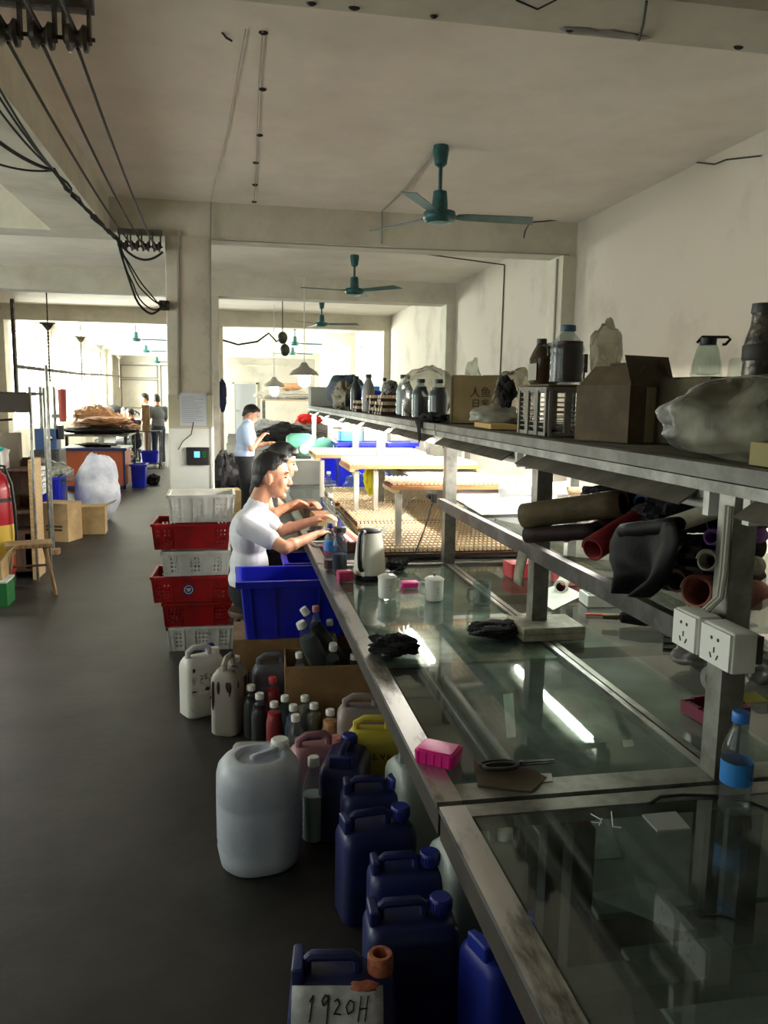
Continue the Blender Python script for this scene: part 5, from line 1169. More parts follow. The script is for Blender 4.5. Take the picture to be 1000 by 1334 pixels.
carton('support_box', 'low box under the wrapped bottle, half buried by the cloudy bag', (1.51, 2.16, ZSH), 0, 0.14, 0.14, 0.145, kraft_dk)
flat('yellow_card', [(1.10, 1.30), (1.36, 1.28), (1.36, 1.62), (1.12, 1.62)], ZSH + 0.0, mat('olive_card', (140, 128, 76), 0.7), 'olive yellow card under the end of the cloudy bag', 'card', 0.05)
# far stretch of the shelf
def stack_combs(loc, n, label):
    t = thing('comb_stack', label, 'combs', loc, 0, 'stacked combs on the overhead shelf')
    m = comb_mesh(0.30, 0.022, 1)
    for k in range(n):
        for j in range(3): link('comb_slat', m, t, (random.uniform(-0.02, 0.02), 0.078 * j, 0.05 * k))
stack_combs((1.10, 6.16, ZSH), 3, 'stack of brown wooden combs near the pale clear bottle'); stack_combs((1.12, 6.66, ZSH), 3, 'taller stack of brown wooden combs before the blue bin'); stack_combs((1.10, 7.45, ZSH), 2, 'low stack of wooden combs before the beige sack')
bin_('blue_bin', 'blue bin on the overhead shelf holding the silver bottle', (1.40, 7.9, ZSH), 0, 0.34, 0.9, 0.19, blue, None)
bottle('shelf_bottle', 'silver grey bottle standing at the blue shelf bin', (1.17, 7.12, ZSH), 0.33, 0.055, liq('silver', (130, 132, 130)), 0.85, steel_dk, shell=mat('silver_shell', (140, 142, 140), 0.4))
bottle('shelf_bottle', 'black bottle next to the silver grey one', (1.17, 7.85, ZSH), 0.33, 0.055, liq('blackb', (20, 20, 20)), 0.85, black)
bottle('shelf_bottle', 'short dark bottle on the brown comb stack', (1.28, 6.02, ZSH), 0.30, 0.045, liq('blackb', (20, 20, 20)), 0.85, black)
bottle('shelf_bottle', 'tiny dark bottle between silver bottle and shoe', (1.30, 7.05, ZSH), 0.30, 0.03, liq('blackb', (20, 20, 20)), 0.85, black)
rag((1.30, 6.75, ZSH + 0.155), (0.06, 0.16, 0.06), 64, 'crumpled striped sandal shaped bundle on the comb stack', m=mat('grey_stripe', (110, 106, 100), 0.6, rgb2=(60, 56, 52), nscale=14), name='cloth_bundle', a1=0.2)
rag((1.30, 9.6, ZSH), (0.2, 0.75, 0.21), 65, 'big dark blue sack far along the overhead shelf', m=mat('dark_blue_cloth', (28, 52, 78), 0.8), name='blue_sack', a1=0.2, a2=0.06)
rag((1.18, 8.75, ZSH), (0.12, 0.35, 0.16), 66, 'beige cloth bundle slumped at the rail before the blue sack', m=mat('beige_cloth', (146, 138, 118), 0.8, rgb2=(120, 112, 94), nscale=6), name='cloth_bundle', a1=0.3)
tag(MB().rbox((1.42, 8.6, ZSH + 0.195), 0.2, 0.2, 0.05, 0.01).build('pale_blue_box', cyan), 'small pale blue box on the blue shelf bin', 'box')
carton('grey_carton', 'pale grey carton at the far end of the overhead shelf', (1.2, 11.4, ZSH), 0, 0.3, 0.4, 0.25, mat('grey_card', (160, 164, 158), 0.8))
t = thing('card_holder', 'thin dark sign holder sticking up by the wall wire', 'holder', (1.72, 3.86, ZSH))
MB().cyl((0, 0, 0), (0, 0, 0.30), 0.005, n=6).build('stem', black, t); MB().b2((-0.014, -0.008, 0.27), (0.014, 0.008, 0.36)).build('clip_head', black, t)
# ================================================================ notices and terminal on the column
t = thing('notice_sheet', 'white typed notice sheet taped on the column', 'notice', (-0.41, 8.262, 1.36))
MB().b2((-0.21, -0.001, 0.0), (0.21, 0.004, 0.31)).build('yellowed_backing', mat('yellowed_sheet', (176, 172, 146), 0.7), t)
MB().b2((-0.10, -0.004, 0.01), (0.155, -0.001, 0.33)).build('paper', mat('bluish_paper', (190, 194, 202), 0.7), t)
b = MB()
for k in range(14): b.b2((-0.08, -0.005, 0.04 + 0.019 * k), (0.03 + 0.1 * abs(math.sin(k * 1.7)), -0.004, 0.0435 + 0.019 * k))
o = b.build('typed_lines', mat('faint_ink', (120, 122, 130), 0.8), t); o['kind'] = 'stuff'
t = thing('time_clock', 'black attendance terminal with lit blue screen on the column', 'terminal', (-0.345, 8.262, 0.985))
MB().rbox((0, -0.02, 0), 0.225, 0.045, 0.175, 0.01, 0.006).build('case', black, t)
MB().b2((-0.035, -0.045, 0.075), (0.02, -0.0425, 0.135)).build('screen', glow('blue_screen', (90, 170, 240), 2.2), t)
for k in range(3):
    for j in range(2): MB().b2((0.045 + 0.018 * j, -0.045, 0.08 + 0.022 * k), (0.057 + 0.018 * j, -0.0425, 0.092 + 0.022 * k)).build('key', glow('green_key', (30, 160, 60), 0.5), t)
cable([PY(232, 586, 8.25), PY(238, 575, 8.255), PY(249, 566, 8.255), PY(252, 550, 8.255)], 0.005, 'thin black cord curling above the time clock', rubber)
# ================================================================ left side: cabinet, extinguisher, stool, boxes
t = thing('wooden_cabinet', 'open wooden cabinet with dark shelves behind the stool', 'cabinet', (-2.45, 7.62, 0))
cw, cdp, ch = 0.70, 0.34, 1.08
MB().b2((cw - 0.035, 0, 0), (cw, cdp, ch)).build('side_panel', palewood, t); MB().b2((0, 0, 0), (0.03, cdp, ch)).build('side_panel', darkwood, t); MB().b2((0.03, cdp - 0.015, 0), (cw - 0.035, cdp, ch)).build('back_panel', darkwood, t)
for z in (0.08, 0.42, 0.60, 0.98): MB().b2((0.03, 0.01, z), (cw - 0.035, cdp - 0.015, z + 0.022)).build('shelf', darkwood, t)
dd = MB().b2((0.03, 0.0, 0.10), (cw - 0.09, 0.012, 0.42)).build('cabinet_door', darkwood, t); MB().cyl((0.52, 0, 0.3), (0.52, -0.025, 0.3), 0.012, n=10).build('knob', steel, dd)
t = thing('metal_rack', 'metal rack with ribbed canopy over the wooden cabinet', 'rack', (-2.49, 7.58, 0))
for x, y in ((0.76, -0.02), (0.76, 0.52), (0.0, 0.52)): MB().cyl((x, y, 0), (x, y, 1.72), 0.013, n=10).build('post', steel, t)
b = MB(); b.sheet(lambda u, v: (-0.5 + 1.26 * u, -0.05 + 0.6 * v, 1.66 + 0.008 * math.sin(u * 120)), 120, 1); solid(b.build('ribbed_canopy', steel_dk, t), 0.012)
MB().b2((-0.5, -0.06, 1.50), (0.76, -0.045, 1.66)).build('canopy_front', mat('dark_valance', (60, 52, 44), 0.7), t)
MB().cyl((-0.45, 0.15, 1.47), (0.30, 0.15, 1.47), 0.013, n=8).build('lit_tube', tube_on, t)
t = thing('metal_pole', 'tall thin steel pole in a wooden foot', 'pole', PZ(70, 722, 0)); MB().cyl((0, 0, 0.05), (0, 0, 1.95), 0.014, n=10).build('pole', steel, t); MB().rbox((0, 0, 0), 0.12, 0.12, 0.06, 0.01).build('foot', wood, t)
bottle('storage_jar', 'clear storage jar beneath the ribbed canopy', (-2.36, 7.75, 1.004), 0.22, 0.06, None, 0.2, capw, neck=0.7)
t = thing('lamp_holder', 'white desk lamp base with black arm on the cabinet', 'lamp', (-2.2, 7.72, 1.004))
MB().rbox((0, 0, 0), 0.12, 0.1, 0.2, 0.015).build('base', white_pl, t); MB().tube([(0.02, 0, 0.2), (0.05, 0, 0.34), (0.16, 0, 0.42), (0.28, 0, 0.43)], 0.010, 8).build('arm', black, t)
t = thing('tape_dispenser', 'white grip tape gun with teal button on the cabinet', 'tool', (-2.0, 7.72, 1.004)); MB().lathe([(0, 0), (0.04, 0), (0.035, 0.12), (0.05, 0.16), (0, 0.18)], 14).build('grip', white_pl, t); MB().ball((-0.02, -0.04, 0.17), (0.03, 0.02, 0.02), 10, 6).build('button', mat('teal_button', (30, 170, 170), 0.4), t)
carton('shelf_box', 'dark brown box on top of the wooden cabinet', (-2.05, 7.88, 1.004), 0, 0.3, 0.1, 0.3, mat('dark_card', (84, 76, 62), 0.8))
carton('shelf_box', 'brown box lying in the middle of the wooden cabinet', (-2.1, 7.8, 0.623), 0, 0.34, 0.2, 0.12, kraft_dk)
# fire extinguisher
t = thing('fire_extinguisher', 'large red fire extinguisher with black hose', 'extinguisher', (-1.985, 7.30, 0.0))
ext = mat('red_enamel', (168, 16, 34), 0.35, coat=0.3)
MB().lathe([(0, 0.12), (0.12, 0.12), (0.14, 0.15), (0.14, 0.86), (0.12, 0.95), (0.06, 1.01), (0.035, 1.03), (0, 1.03)], 26).build('cylinder', ext, t)
MB().lathe([(0.1405, 0.3), (0.1415, 0.305), (0.1415, 0.56), (0.1405, 0.565)], 26).build('paper_label', mat('yellow_label', (206, 176, 60), 0.6), t)
MB().lathe([(0.1405, 0.76), (0.143, 0.762), (0.143, 0.79), (0.1405, 0.792)], 26).build('strap', black, t)
MB().tube([(0.02, -0.03, 1.06), (0.10, -0.05, 1.06), (0.15, -0.05, 0.9), (0.165, -0.05, 0.7), (0.17, -0.05, 0.5), (0.165, -0.05, 0.38)], 0.014, 8).build('hose', black, t)
MB().cyl((0, 0, 1.02), (0, 0, 1.09), 0.03, n=12).build('valve', steel_dk, t); MB().tube([(0, 0, 1.09), (0.0, -0.09, 1.12)], 0.012, 6).build('lever', black, t)
for x in (-0.1, 0.1): MB().cyl((x, 0.0, 0.075), (x + 0.02, 0.0, 0.075), 0.075, n=18).build('wheel', rubber, t)
MB().b2((-0.1, -0.02, 0.07), (0.1, 0.02, 0.13)).build('axle_frame', steel_dk, t)
# green carton and the brown one on it
t = carton('green_carton', 'green printed carton on the floor before the extinguisher', (-1.93, 6.78, 0), 0.02, 0.34, 0.25, 0.19, mat('green_card', (20, 104, 48), 0.6))
wm2 = mat('white_print', (206, 216, 206), 0.6)
b = MB()
for x0, x1, z0, z1 in ((-0.10, 0.08, 0.05, 0.056), (-0.10, 0.08, 0.144, 0.15), (-0.10, -0.094, 0.05, 0.15), (0.074, 0.08, 0.05, 0.15)): b.b2((x0, -0.127, z0), (x1, -0.1252, z1))
b.build('printed_frame', wm2, t); text('TT', 0.06, wm2, (0.03, -0.1255, 0.1), (PI / 2, 0, 0), 'lettering', t)
MB().b2((-0.172, -0.128, 0.19), (0.172, 0.128, 0.205)).build('pale_rim', mat('pale_rim', (200, 206, 200), 0.6), t)
carton('open_carton', 'open brown carton with small cans standing on the green one', (-1.95, 6.80, 0.206), 0.02, 0.30, 0.22, 0.15, kraft_pale, (None, 0.9, None, 1.2))
bottle('small_can', 'little white capped can inside the open brown carton', (-1.90, 6.80, 0.213), 0.17, 0.03, liq('grey', (90, 88, 84)), 0.6, capw)
# wooden stool
t = thing('wooden_stool', 'plain wooden stool with splayed legs', 'stool', (-1.68, 7.08, 0), 0.25)
MB().rbox((0, 0, 0.405), 0.36, 0.24, 0.035, 0.01).build('seat', wood, t)
for sx in (-1, 1):
    for sy in (-1, 1): MB().cyl((sx * 0.19, sy * 0.12, 0), (sx * 0.12, sy * 0.08, 0.408), 0.016, 0.021, 10).build('leg', wood, t)
for sx in (-1, 1): MB().cyl((sx * 0.158, -0.1, 0.17), (sx * 0.158, 0.1, 0.17), 0.01, n=8).build('stretcher', darkwood, t)
MB().cyl((-0.15, 0.095, 0.22), (0.15, 0.095, 0.22), 0.01, n=8).build('stretcher', darkwood, t)
# cardboard boxes further back
t = carton('cardboard_box', 'tall brown cardboard box with printed lines beside the pole', (-1.95, 9.75, 0), -0.35, 0.34, 0.3, 0.43, kraft_pale)
for z in (0.12, 0.16): MB().b2((-0.1, -0.1515, z), (0.1, -0.1502, z + 0.025)).build('print', mat('dark_print', (70, 56, 38), 0.8), t)
t = carton('cardboard_box', 'squat brown cardboard box with loose top flap by the white sack', (-1.68, 10.2, 0), 0.05, 0.31, 0.28, 0.33, kraft_pale, (0, 0.4, 0, None))
rag((-1.78, 11.25, 0), (0.28, 0.22, 0.45), 71, 'tall white woven sack leaning against the desk', m=sack, name='white_sack', a1=0.25, a2=0.10)
bin_('blue_bin', 'blue bin filled with white plastic bags near the desk', (-2.45, 11.0, 0.12), 0, 0.6, 0.5, 0.5, blue, None)
tag(MB().b2((-2.75, 10.78, 0), (-2.15, 11.22, 0.12)).build('pallet', wood), 'low wooden pallet under the bin of plastic bags', 'pallet')
for k, (x, y, z, r) in enumerate(((-2.5, 11.0, 0.52, (0.3, 0.25, 0.18)), (-2.25, 10.95, 0.52, (0.24, 0.22, 0.14)), (-2.55, 10.7, 0.4, (0.16, 0.14, 0.14)))):
    rag((x, y, z), r, 72 + k, ('big cloudy plastic bag heaped in the blue bin', 'cloudy plastic bag spilling over the bin towards the sack', 'small grey plastic bag sagging before the blue bin')[k], m=film, name='plastic_bag', a1=0.3)
bin_('blue_crate', 'small blue crate behind the steel pole', (-2.32, 9.35, 0.30), 0, 0.3, 0.3, 0.28, blue, None)
carton('cardboard_box', 'brown box below the small blue crate', (-2.32, 9.35, 0), 0, 0.34, 0.34, 0.293, kraft)
for k in range(9):
    flat('white_board', [(-2.5 + 0.02 * math.sin(k * 2), 9.25), (-2.02 + 0.05 * math.sin(k * 3.1), 9.22), (-2.02 + 0.05 * math.sin(k * 3.1), 9.55), (-2.5, 9.55)], 0.585 + 0.032 * k, mat('white_board', (206, 208, 206), 0.7), 'pale board in the pile on the small blue crate', 'board', 0.024, 'pale boards piled on the blue crate')
# desk
t = thing('office_desk', 'orange brown desk with dark blue edging', 'desk', (-2.9, 14.85, 0))
orange = mat('orange_laminate', (186, 92, 48), 0.45); bedge = mat('blue_edging', (30, 44, 96), 0.5)
MB().b2((0, 0.02, 0.06), (1.02, 0.06, 0.68)).build('front_panel', orange, t); MB().b2((0.98, 0.06, 0.06), (1.02, 0.9, 0.68)).build('side_panel', orange, t); MB().b2((0, 0.06, 0.0), (0.04, 0.9, 0.68)).build('side_panel', orange, t)
MB().b2((-0.04, -0.03, 0.68), (1.06, 0.93, 0.72)).build('desk_top', mat('grey_top', (150, 156, 150), 0.5), t)
for a, b_ in (((-0.045, -0.035, 0.675), (1.065, -0.03, 0.725)), ((0.99, 0.015, 0.0), (1.03, 0.02, 0.68)), ((0.0, 0.015, 0.0), (1.03, 0.02, 0.06))): MB().b2(a, b_).build('edging', bedge, t)
rag((-2.35, 15.2, 0.722), (0.34, 0.2, 0.04), 81, 'dark leather scraps lying on the office desk', m=MATS['leather_black'], name='leather_offcut')
tag(MB().rbox((-2.05, 15.1, 0.722), 0.16, 0.12, 0.04, 0.004).build('paper_pile', paper), 'little white paper pile on the office desk', 'paper')
bin_('blue_crate', 'blue crate standing at the end of the office desk', (-1.68, 15.25, 0), 0, 0.26, 0.34, 0.42, blue, None)
rag((-1.48, 15.6, 0), (0.12, 0.14, 0.1), 82, 'dark lump of cloth on the floor beside the blue crate', m=cloth_bk, name='dark_cloth')
# ---- machines and leather table in the window room
t = thing('drill_press', 'dark blue press machine with steel columns', 'machine', (-2.66, 12.6, 0))
mb_ = mat('machine_blue', (40, 70, 116), 0.5); MB().rbox((0, 0, 0), 0.4, 0.5, 0.85, 0.02).build('pedestal', steel_dk, t); MB().rbox((0, 0, 0.85), 0.3, 0.34, 0.3, 0.03).build('head', mb_, t)
for x in (-0.1, 0.0, 0.09): MB().cyl((x, 0.1, 1.15), (x, 0.1, 1.75), 0.022, n=10).build('column', steel, t)
MB().cyl((0.22, 0, 1.25), (0.22, 0, 1.72), 0.05, 0.06, 12).build('cylinder', mat('machine_red', (176, 70, 52), 0.5), t); MB().b2((0.05, 0.06, 1.3), (0.25, 0.12, 1.36)).build('clamp_arm', steel, t); MB().b2((0.2, 0.0, 1.3), (0.25, 0.1, 1.36)).build('clamp_arm', steel, t); MB().ball((0.06, -0.18, 1.02), 0.05, 12, 8).build('dial', chrome, t); MB().cyl((0.2, -0.1, 1.0), (0.2, -0.1, 1.2), 0.05, n=12).build('motor', black, t)
t = thing('leather_table', 'long steel table heaped with tan hides', 'table', (-2.75, 17.2, 0))
MB().b2((-0.85, 0, 0.80), (0.65, 1.5, 0.84)).build('table_top', steel, t)
for x in (-0.8, 0.6):
    for y in (0.05, 1.45): MB().b2((x - 0.03, y - 0.03, 0), (x + 0.03, y + 0.03, 0.8)).build('leg', steel_dk, t)
MB().b2((-0.8, 0.02, 0.25), (0.6, 1.48, 0.28)).build('lower_shelf', steel_dk, t)
for k, (x, y, z, r, c, lb) in enumerate(((-2.7, 17.55, 0.842, (0.72, 0.32, 0.08), (40, 30, 26), 'dark hides lying flat on the steel table'), (-2.6, 17.6, 1.0, (0.5, 0.3, 0.10), (206, 152, 108), 'tan hide draped over the dark hides'), (-2.85, 18.3, 0.842, (0.5, 0.3, 0.30), (220, 170, 128), 'tall folded tan hide at the back of the table'), (-2.18, 18.35, 0.85, (0.2, 0.25, 0.1), (170, 120, 84), 'brown hide sliding off the table end'), (-2.7, 17.9, 0.283, (0.6, 0.4, 0.16), (214, 206, 196), 'pale cloth rolls stored beneath the steel table'))):
    rag((x, y, z), r, 90 + k, lb, m=mat('hide%d' % k, c, 0.7, rgb2=tuple(int(q * 0.8) for q in c), nscale=4), name='leather_hide', a1=0.2)
t = thing('trolley', 'black metal trolley frame beside the standing workers', 'trolley', (-2.0, 19.15, 0))
for x in (-0.22, 0.38):
    for y in (-0.25, 0.25): MB().cyl((x, y, 0.08), (x, y, 0.85), 0.02, n=8).build('upright', steel_dk, t); 
for z in (0.1, 0.82): MB().b2((-0.24, -0.27, z), (0.40, 0.27, z + 0.025)).build('tray', steel_dk, t)
for x in (-0.2, 0.36):
    for y in (-0.23, 0.23): MB().cyl((x - 0.015, y, 0.05), (x + 0.015, y, 0.05), 0.05, n=12).build('caster', rubber, t)
bin_('blue_crate', 'blue crate on the lower tray of the trolley', (-1.86, 19.15, 0.127), 0, 0.36, 0.34, 0.26, blue, None)
tag(MB().b2((-2.0, 19.0, 0.85), (-1.84, 19.07, 1.42)).build('wood_board', wood), 'upright wooden board standing on the trolley', 'board')
# sewing-machine like dark machine and wheel
t = thing('stitching_machine', 'black stitching machine with spoked hand wheel', 'machine', (-2.95, 22.4, 0))
MB().b2((-0.5, -0.3, 0.72), (0.5, 0.3, 0.76)).build('table_top', steel, t)
for x in (-0.45, 0.45): MB().b2((x - 0.03, -0.28, 0), (x + 0.03, 0.28, 0.72)).build('leg_frame', steel_dk, t)
MB().rbox((-0.1, 0, 0.76), 0.2, 0.18, 0.42, 0.04).build('arm_post', rubber, t); MB().ball((-0.12, 0, 1.25), (0.22, 0.12, 0.13), 14, 9).build('arm_head', rubber, t)
w = MB(); w.tube([(0.35 + 0.22 * math.cos(a), 0, 1.0 + 0.22 * math.sin(a)) for a in [k * PI / 12 for k in range(24)]], 0.025, 6, True)
for k in range(3): a = k * PI / 3; w.cyl((0.35 - 0.22 * math.cos(a), 0, 1 - 0.22 * math.sin(a)), (0.35 + 0.22 * math.cos(a), 0, 1 + 0.22 * math.sin(a)), 0.016, n=6)
w.build('hand_wheel', rubber, t); MB().cyl((0.35, 0, 0.76), (0.35, 0.0, 0.8), 0.03, n=8).build('wheel_mount', rubber, t)
# hanging rods with light rail
for k, (px, py, y) in enumerate(((62, 420, 15.7), (105, 438, 19.7), (130, 449, 22.8), (155, 462, 27.5))):
    p = PY(px, py, y); t = thing('hanging_rod', 'rusty chain rod hanging from the ceiling on a bracket', 'rod', (p.x, y, ZC), 0, 'chain rods hanging in the window room')
    MB().tube([(0.0, 0, 0.0), (0, 0, p.z - ZC)], 0.012, 6).build('stem', iron, t); MB().b2((-0.13, -0.03, p.z - ZC - 0.03), (0.13, 0.03, p.z - ZC)).build('bracket', iron, t)
    MB().poly([(-0.1, -0.01, p.z - ZC - 0.03), (0.1, -0.01, p.z - ZC - 0.03), (0.02, -0.01, p.z - ZC - 0.14), (-0.02, -0.01, p.z - ZC - 0.14)], (0, 1, 0), 0.02).build('gusset', iron, t)
    c = MB(); zz = p.z - ZC - 0.12
    for j in range(16): c.ball((0, 0, zz - 0.06 * j), (0.02, 0.012, 0.034), 6, 5)
    o = c.build('chain', iron, t); o['kind'] = 'stuff'
cable([PY(20, 477, 14.5), PY(62, 482, 15.7), PY(105, 487, 19.7), PY(130, 488, 22.8), PY(155, 490, 27.5)], 0.03, 'rusty power rail carried by the chain rods', iron, name='power_rail')
t = thing('wall_machine', 'dark exhaust machine with cables mounted on the wall pillar', 'machine', (XL + 0.02, 16.7, 2.35))
MB().lathe([(0, 0), (0.42, 0), (0.45, 0.06), (0.3, 0.14), (0.32, 0.3), (0.14, 0.34), (0, 0.34)], 20, (0, 0, 0.45), Matrix.Rotation(PI / 2, 3, 'Y')).build('motor_drum', rubber, t); MB().b2((0, -0.5, 0.9), (0.5, 0.5, 0.96)).build('hood', steel_dk, t)
for k in range(3): MB().tube([(0.2, -0.2 + 0.2 * k, 0.2), (0.3, -0.1 + 0.15 * k, -0.2), (0.1, 0.1 * k, -0.6 - 0.1 * k)], 0.03, 6).build('hose', rubber, t)
cable([Vector((XL + 0.6, 17.7, ZC)), Vector((XL + 0.6, 17.7, 1.5))], 0.045, 'brown pipe dropping from the ceiling beside the wall machine', iron, name='pipe')
# ---- clutter behind the column, far right room
for k, (px, py, y, r, c, lb) in enumerate(((292, 585, 11.5, (0.24, 0.3, 0.46), (26, 24, 26), 'black sacks heaped behind the column'), (297, 600, 12.3, (0.20, 0.22, 0.34), (58, 50, 44), 'dark brown bag below the black sacks'), (372, 560, 15.0, (0.5, 0.4, 0.2), (24, 24, 26), 'heap of black shoes and scraps beyond the standing man'), (350, 545, 16.0, (0.4, 0.3, 0.22), (214, 216, 222), 'pale plastic bundle on the black heap'), (322, 638, 12.4, (0.13, 0.13, 0.13), (206, 36, 40), 'red plastic bag on the floor past the column'))):
    p = PY(px, py, y); rag((p.x, y, 0.787 if k in (2, 3) else 0.0), r, 100 + k, lb, m=mat('heap%d' % k, c, 0.7), name='cloth_heap', a1=0.3)
carton('cardboard_box', 'brown cardboard box standing behind the column by the sacks', (-0.08, 9.7, 0.32), 0.1, 0.3, 0.3, 0.25, kraft_pale)
t = thing('low_stool', 'yellow plastic stool under the cardboard box', 'stool', (-0.08, 9.7, 0)); MB().rbox((0, 0, 0.28), 0.28, 0.28, 0.035, 0.02).build('seat', mat('yellow_stool', (206, 180, 60), 0.5), t)
for sx in (-1, 1):
    for sy in (-1, 1): MB().cyl((sx * 0.12, sy * 0.12, 0), (sx * 0.1, sy * 0.1, 0.285), 0.02, n=8).build('leg', MATS['yellow_stool'], t)
carton('cardboard_box', 'brown cardboard box leaning near the black sacks', (0.12, 12.95, 0), 0.5, 0.28, 0.24, 0.5, kraft)
rag((-0.2, 9.0, 0), (0.13, 0.13, 0.22), 120, 'white bag slumped at the foot of the column', m=sack, name='white_sack')
t = thing('shelf_unit', 'grey steel shelf with a blanket near the far wall', 'shelf', (1.0, 27.0, 0))
for x in (0, 2.6):
    for y in (0, 0.6): MB().b2((x - 0.04, y - 0.04, 0), (x + 0.04, y + 0.04, 1.55)).build('upright', steel_dk, t)
for z in (0.6, 1.5): MB().b2((-0.05, -0.05, z), (2.65, 0.65, z + 0.05)).build('shelf', mat('brownish_shelf', (120, 104, 84), 0.7), t)
rag((1.7, 27.3, 1.553), (1.0, 0.3, 0.16), 121, 'grey blanket folded on the far steel shelf', m=mat('grey_blanket', (130, 124, 112), 0.9), name='blanket', a1=0.15)
rag((1.9, 27.3, 1.86), (0.4, 0.2, 0.12), 122, 'brown bag lying on the grey blanket', m=mat('brown_bag', (140, 100, 66), 0.8), name='bag', a1=0.15)
rag((1.55, 17.0, 1.05), (0.25, 0.2, 0.14), 123, 'bright red cloth on the grey bundle far down the bench', m=mat('scarlet', (226, 40, 30), 0.8), name='red_cloth', a1=0.3)
rag((1.5, 17.0, 0.79), (0.5, 0.35, 0.19), 124, 'grey bundle on the far table below the red cloth', m=mat('grey_bundle', (150, 146, 144), 0.8), name='cloth_heap', a1=0.2)
t = thing('far_table', 'far work table covered with dark scraps', 'table', (0.2, 14.3, 0))
MB().b2((0, 0, 0.74), (2.0, 3.4, 0.785)).build('table_top', mat('pale_top', (200, 200, 196), 0.6), t)
for x in (0.08, 1.92):
    for y in (0.08, 3.3): MB().b2((x - 0.03, y - 0.03, 0), (x + 0.03, y + 0.03, 0.74)).build('leg', steel_dk, t)
# pendant lamps
bulb_on = glow('lit_bulb', (255, 248, 235), 40.0)
def pendant(px, py, y, s, label, lit=True):
    p = PY(px, py, y); t = thing('pendant_lamp', label, 'lamp', (p.x, y, ZC), 0, 'pendant lamps')
    h = p.z - ZC
    MB().cyl((0, 0, 0), (0, 0, h + 0.17 * s), 0.008, n=6).build('cord', white_pl, t)
    MB().lathe([(0.24 * s, h - 0.0), (0.235 * s, h + 0.01), (0.19 * s, h + 0.07 * s), (0.08 * s, h + 0.13 * s), (0.04 * s, h + 0.2 * s), (0, h + 0.2 * s)], 22).build('lamp_shade', mat('grey_shade', (170, 168, 160), 0.5, 0.3), t)
    MB().ball((0, 0, h - 0.07 * s), (0.10 * s, 0.10 * s, 0.12 * s), 14, 9).build('bulb', bulb_on if lit else white_pl, t)
pendant(396, 489, 13.0, 1.0, 'lit pendant lamp above the end of the bench')
pendant(357, 504, 17.0, 1.0, 'lit pendant lamp hanging near the grey steel shelf')
for k, (px, py) in enumerate(((368, 440), (371, 456))):
    p = PY(px, py, 15.0); t = thing('hanging_bulb', ('dark unlit bulb socket hanging highest on the looped wire', 'dark unlit bulb socket hanging below the other one')[k], 'bulb', p); MB().ball((0, 0, 0), (0.09, 0.09, 0.11), 12, 8).build('socket_ball', steel_dk, t); MB().cyl((0, 0, 0.1), (0, 0, ZC - p.z if k == 0 else 0.12), 0.01, n=6).build('cord', wire_m, t)
cable([PY(290, 443, 15.0), PY(310, 449, 15.0), PY(335, 445, 15.0), PY(350, 434, 15.0), PY(360, 445, 15.0), PY(367, 440, 15.0)], 0.018, 'dark wire looping from the column to the bulb sockets')
# dangling cloth by the far column
rag((-0.155, 13.1, 1.45), (0.06, 0.06, 0.24), 126, 'dark blue garment hanging beside the far column', m=mat('navy_cloth', (34, 34, 70), 0.9), name='hanging_garment', a1=0.15)
# ================================================================ people
def V(*a): return Vector(a)
def head_parts(c, M, s):
    def P(x, y, z): return c + M @ (Vector((x, y, z)) * s)
    def R(*r): return tuple(q * s for q in r)
    sk = [('e', P(-0.012, 0, 0.035), R(0.095, 0.077, 0.088), M), ('e', P(0.018, 0, -0.02), R(0.070, 0.064, 0.09), M), ('e', P(0.030, 0, -0.068), R(0.050, 0.051, 0.046), M), ('e', P(0.066, 0, -0.098), R(0.022, 0.022, 0.018), M),
          ('c', P(0.082, 0, 0.014), 0.009 * s, P(0.104, 0, -0.024), 0.0125 * s), ('e', P(0.094, 0.011, -0.028), R(0.012, 0.009, 0.008), M), ('e', P(0.094, -0.011, -0.028), R(0.012, 0.009, 0.008), M),
          ('e', P(0.074, 0, 0.030), R(0.016, 0.05, 0.013), M), ('e', P(0.048, 0.036, -0.022), R(0.03, 0.026, 0.034), M), ('e', P(0.048, -0.036, -0.022), R(0.03, 0.026, 0.034), M),
          ('e', P(0.083, 0, -0.055), R(0.013, 0.023, 0.007), M), ('e', P(0.081, 0, -0.068), R(0.012, 0.020, 0.008), M)]
    for q in (-1, 1): sk += [('e', P(-0.012, q * 0.077, -0.006), R(0.019, 0.010, 0.032), M @ Matrix.Rotation(-0.25, 3, 'Y')), ('e', P(-0.006, q * 0.079, -0.03), R(0.010, 0.008, 0.012), M)]
    return sk, P, R
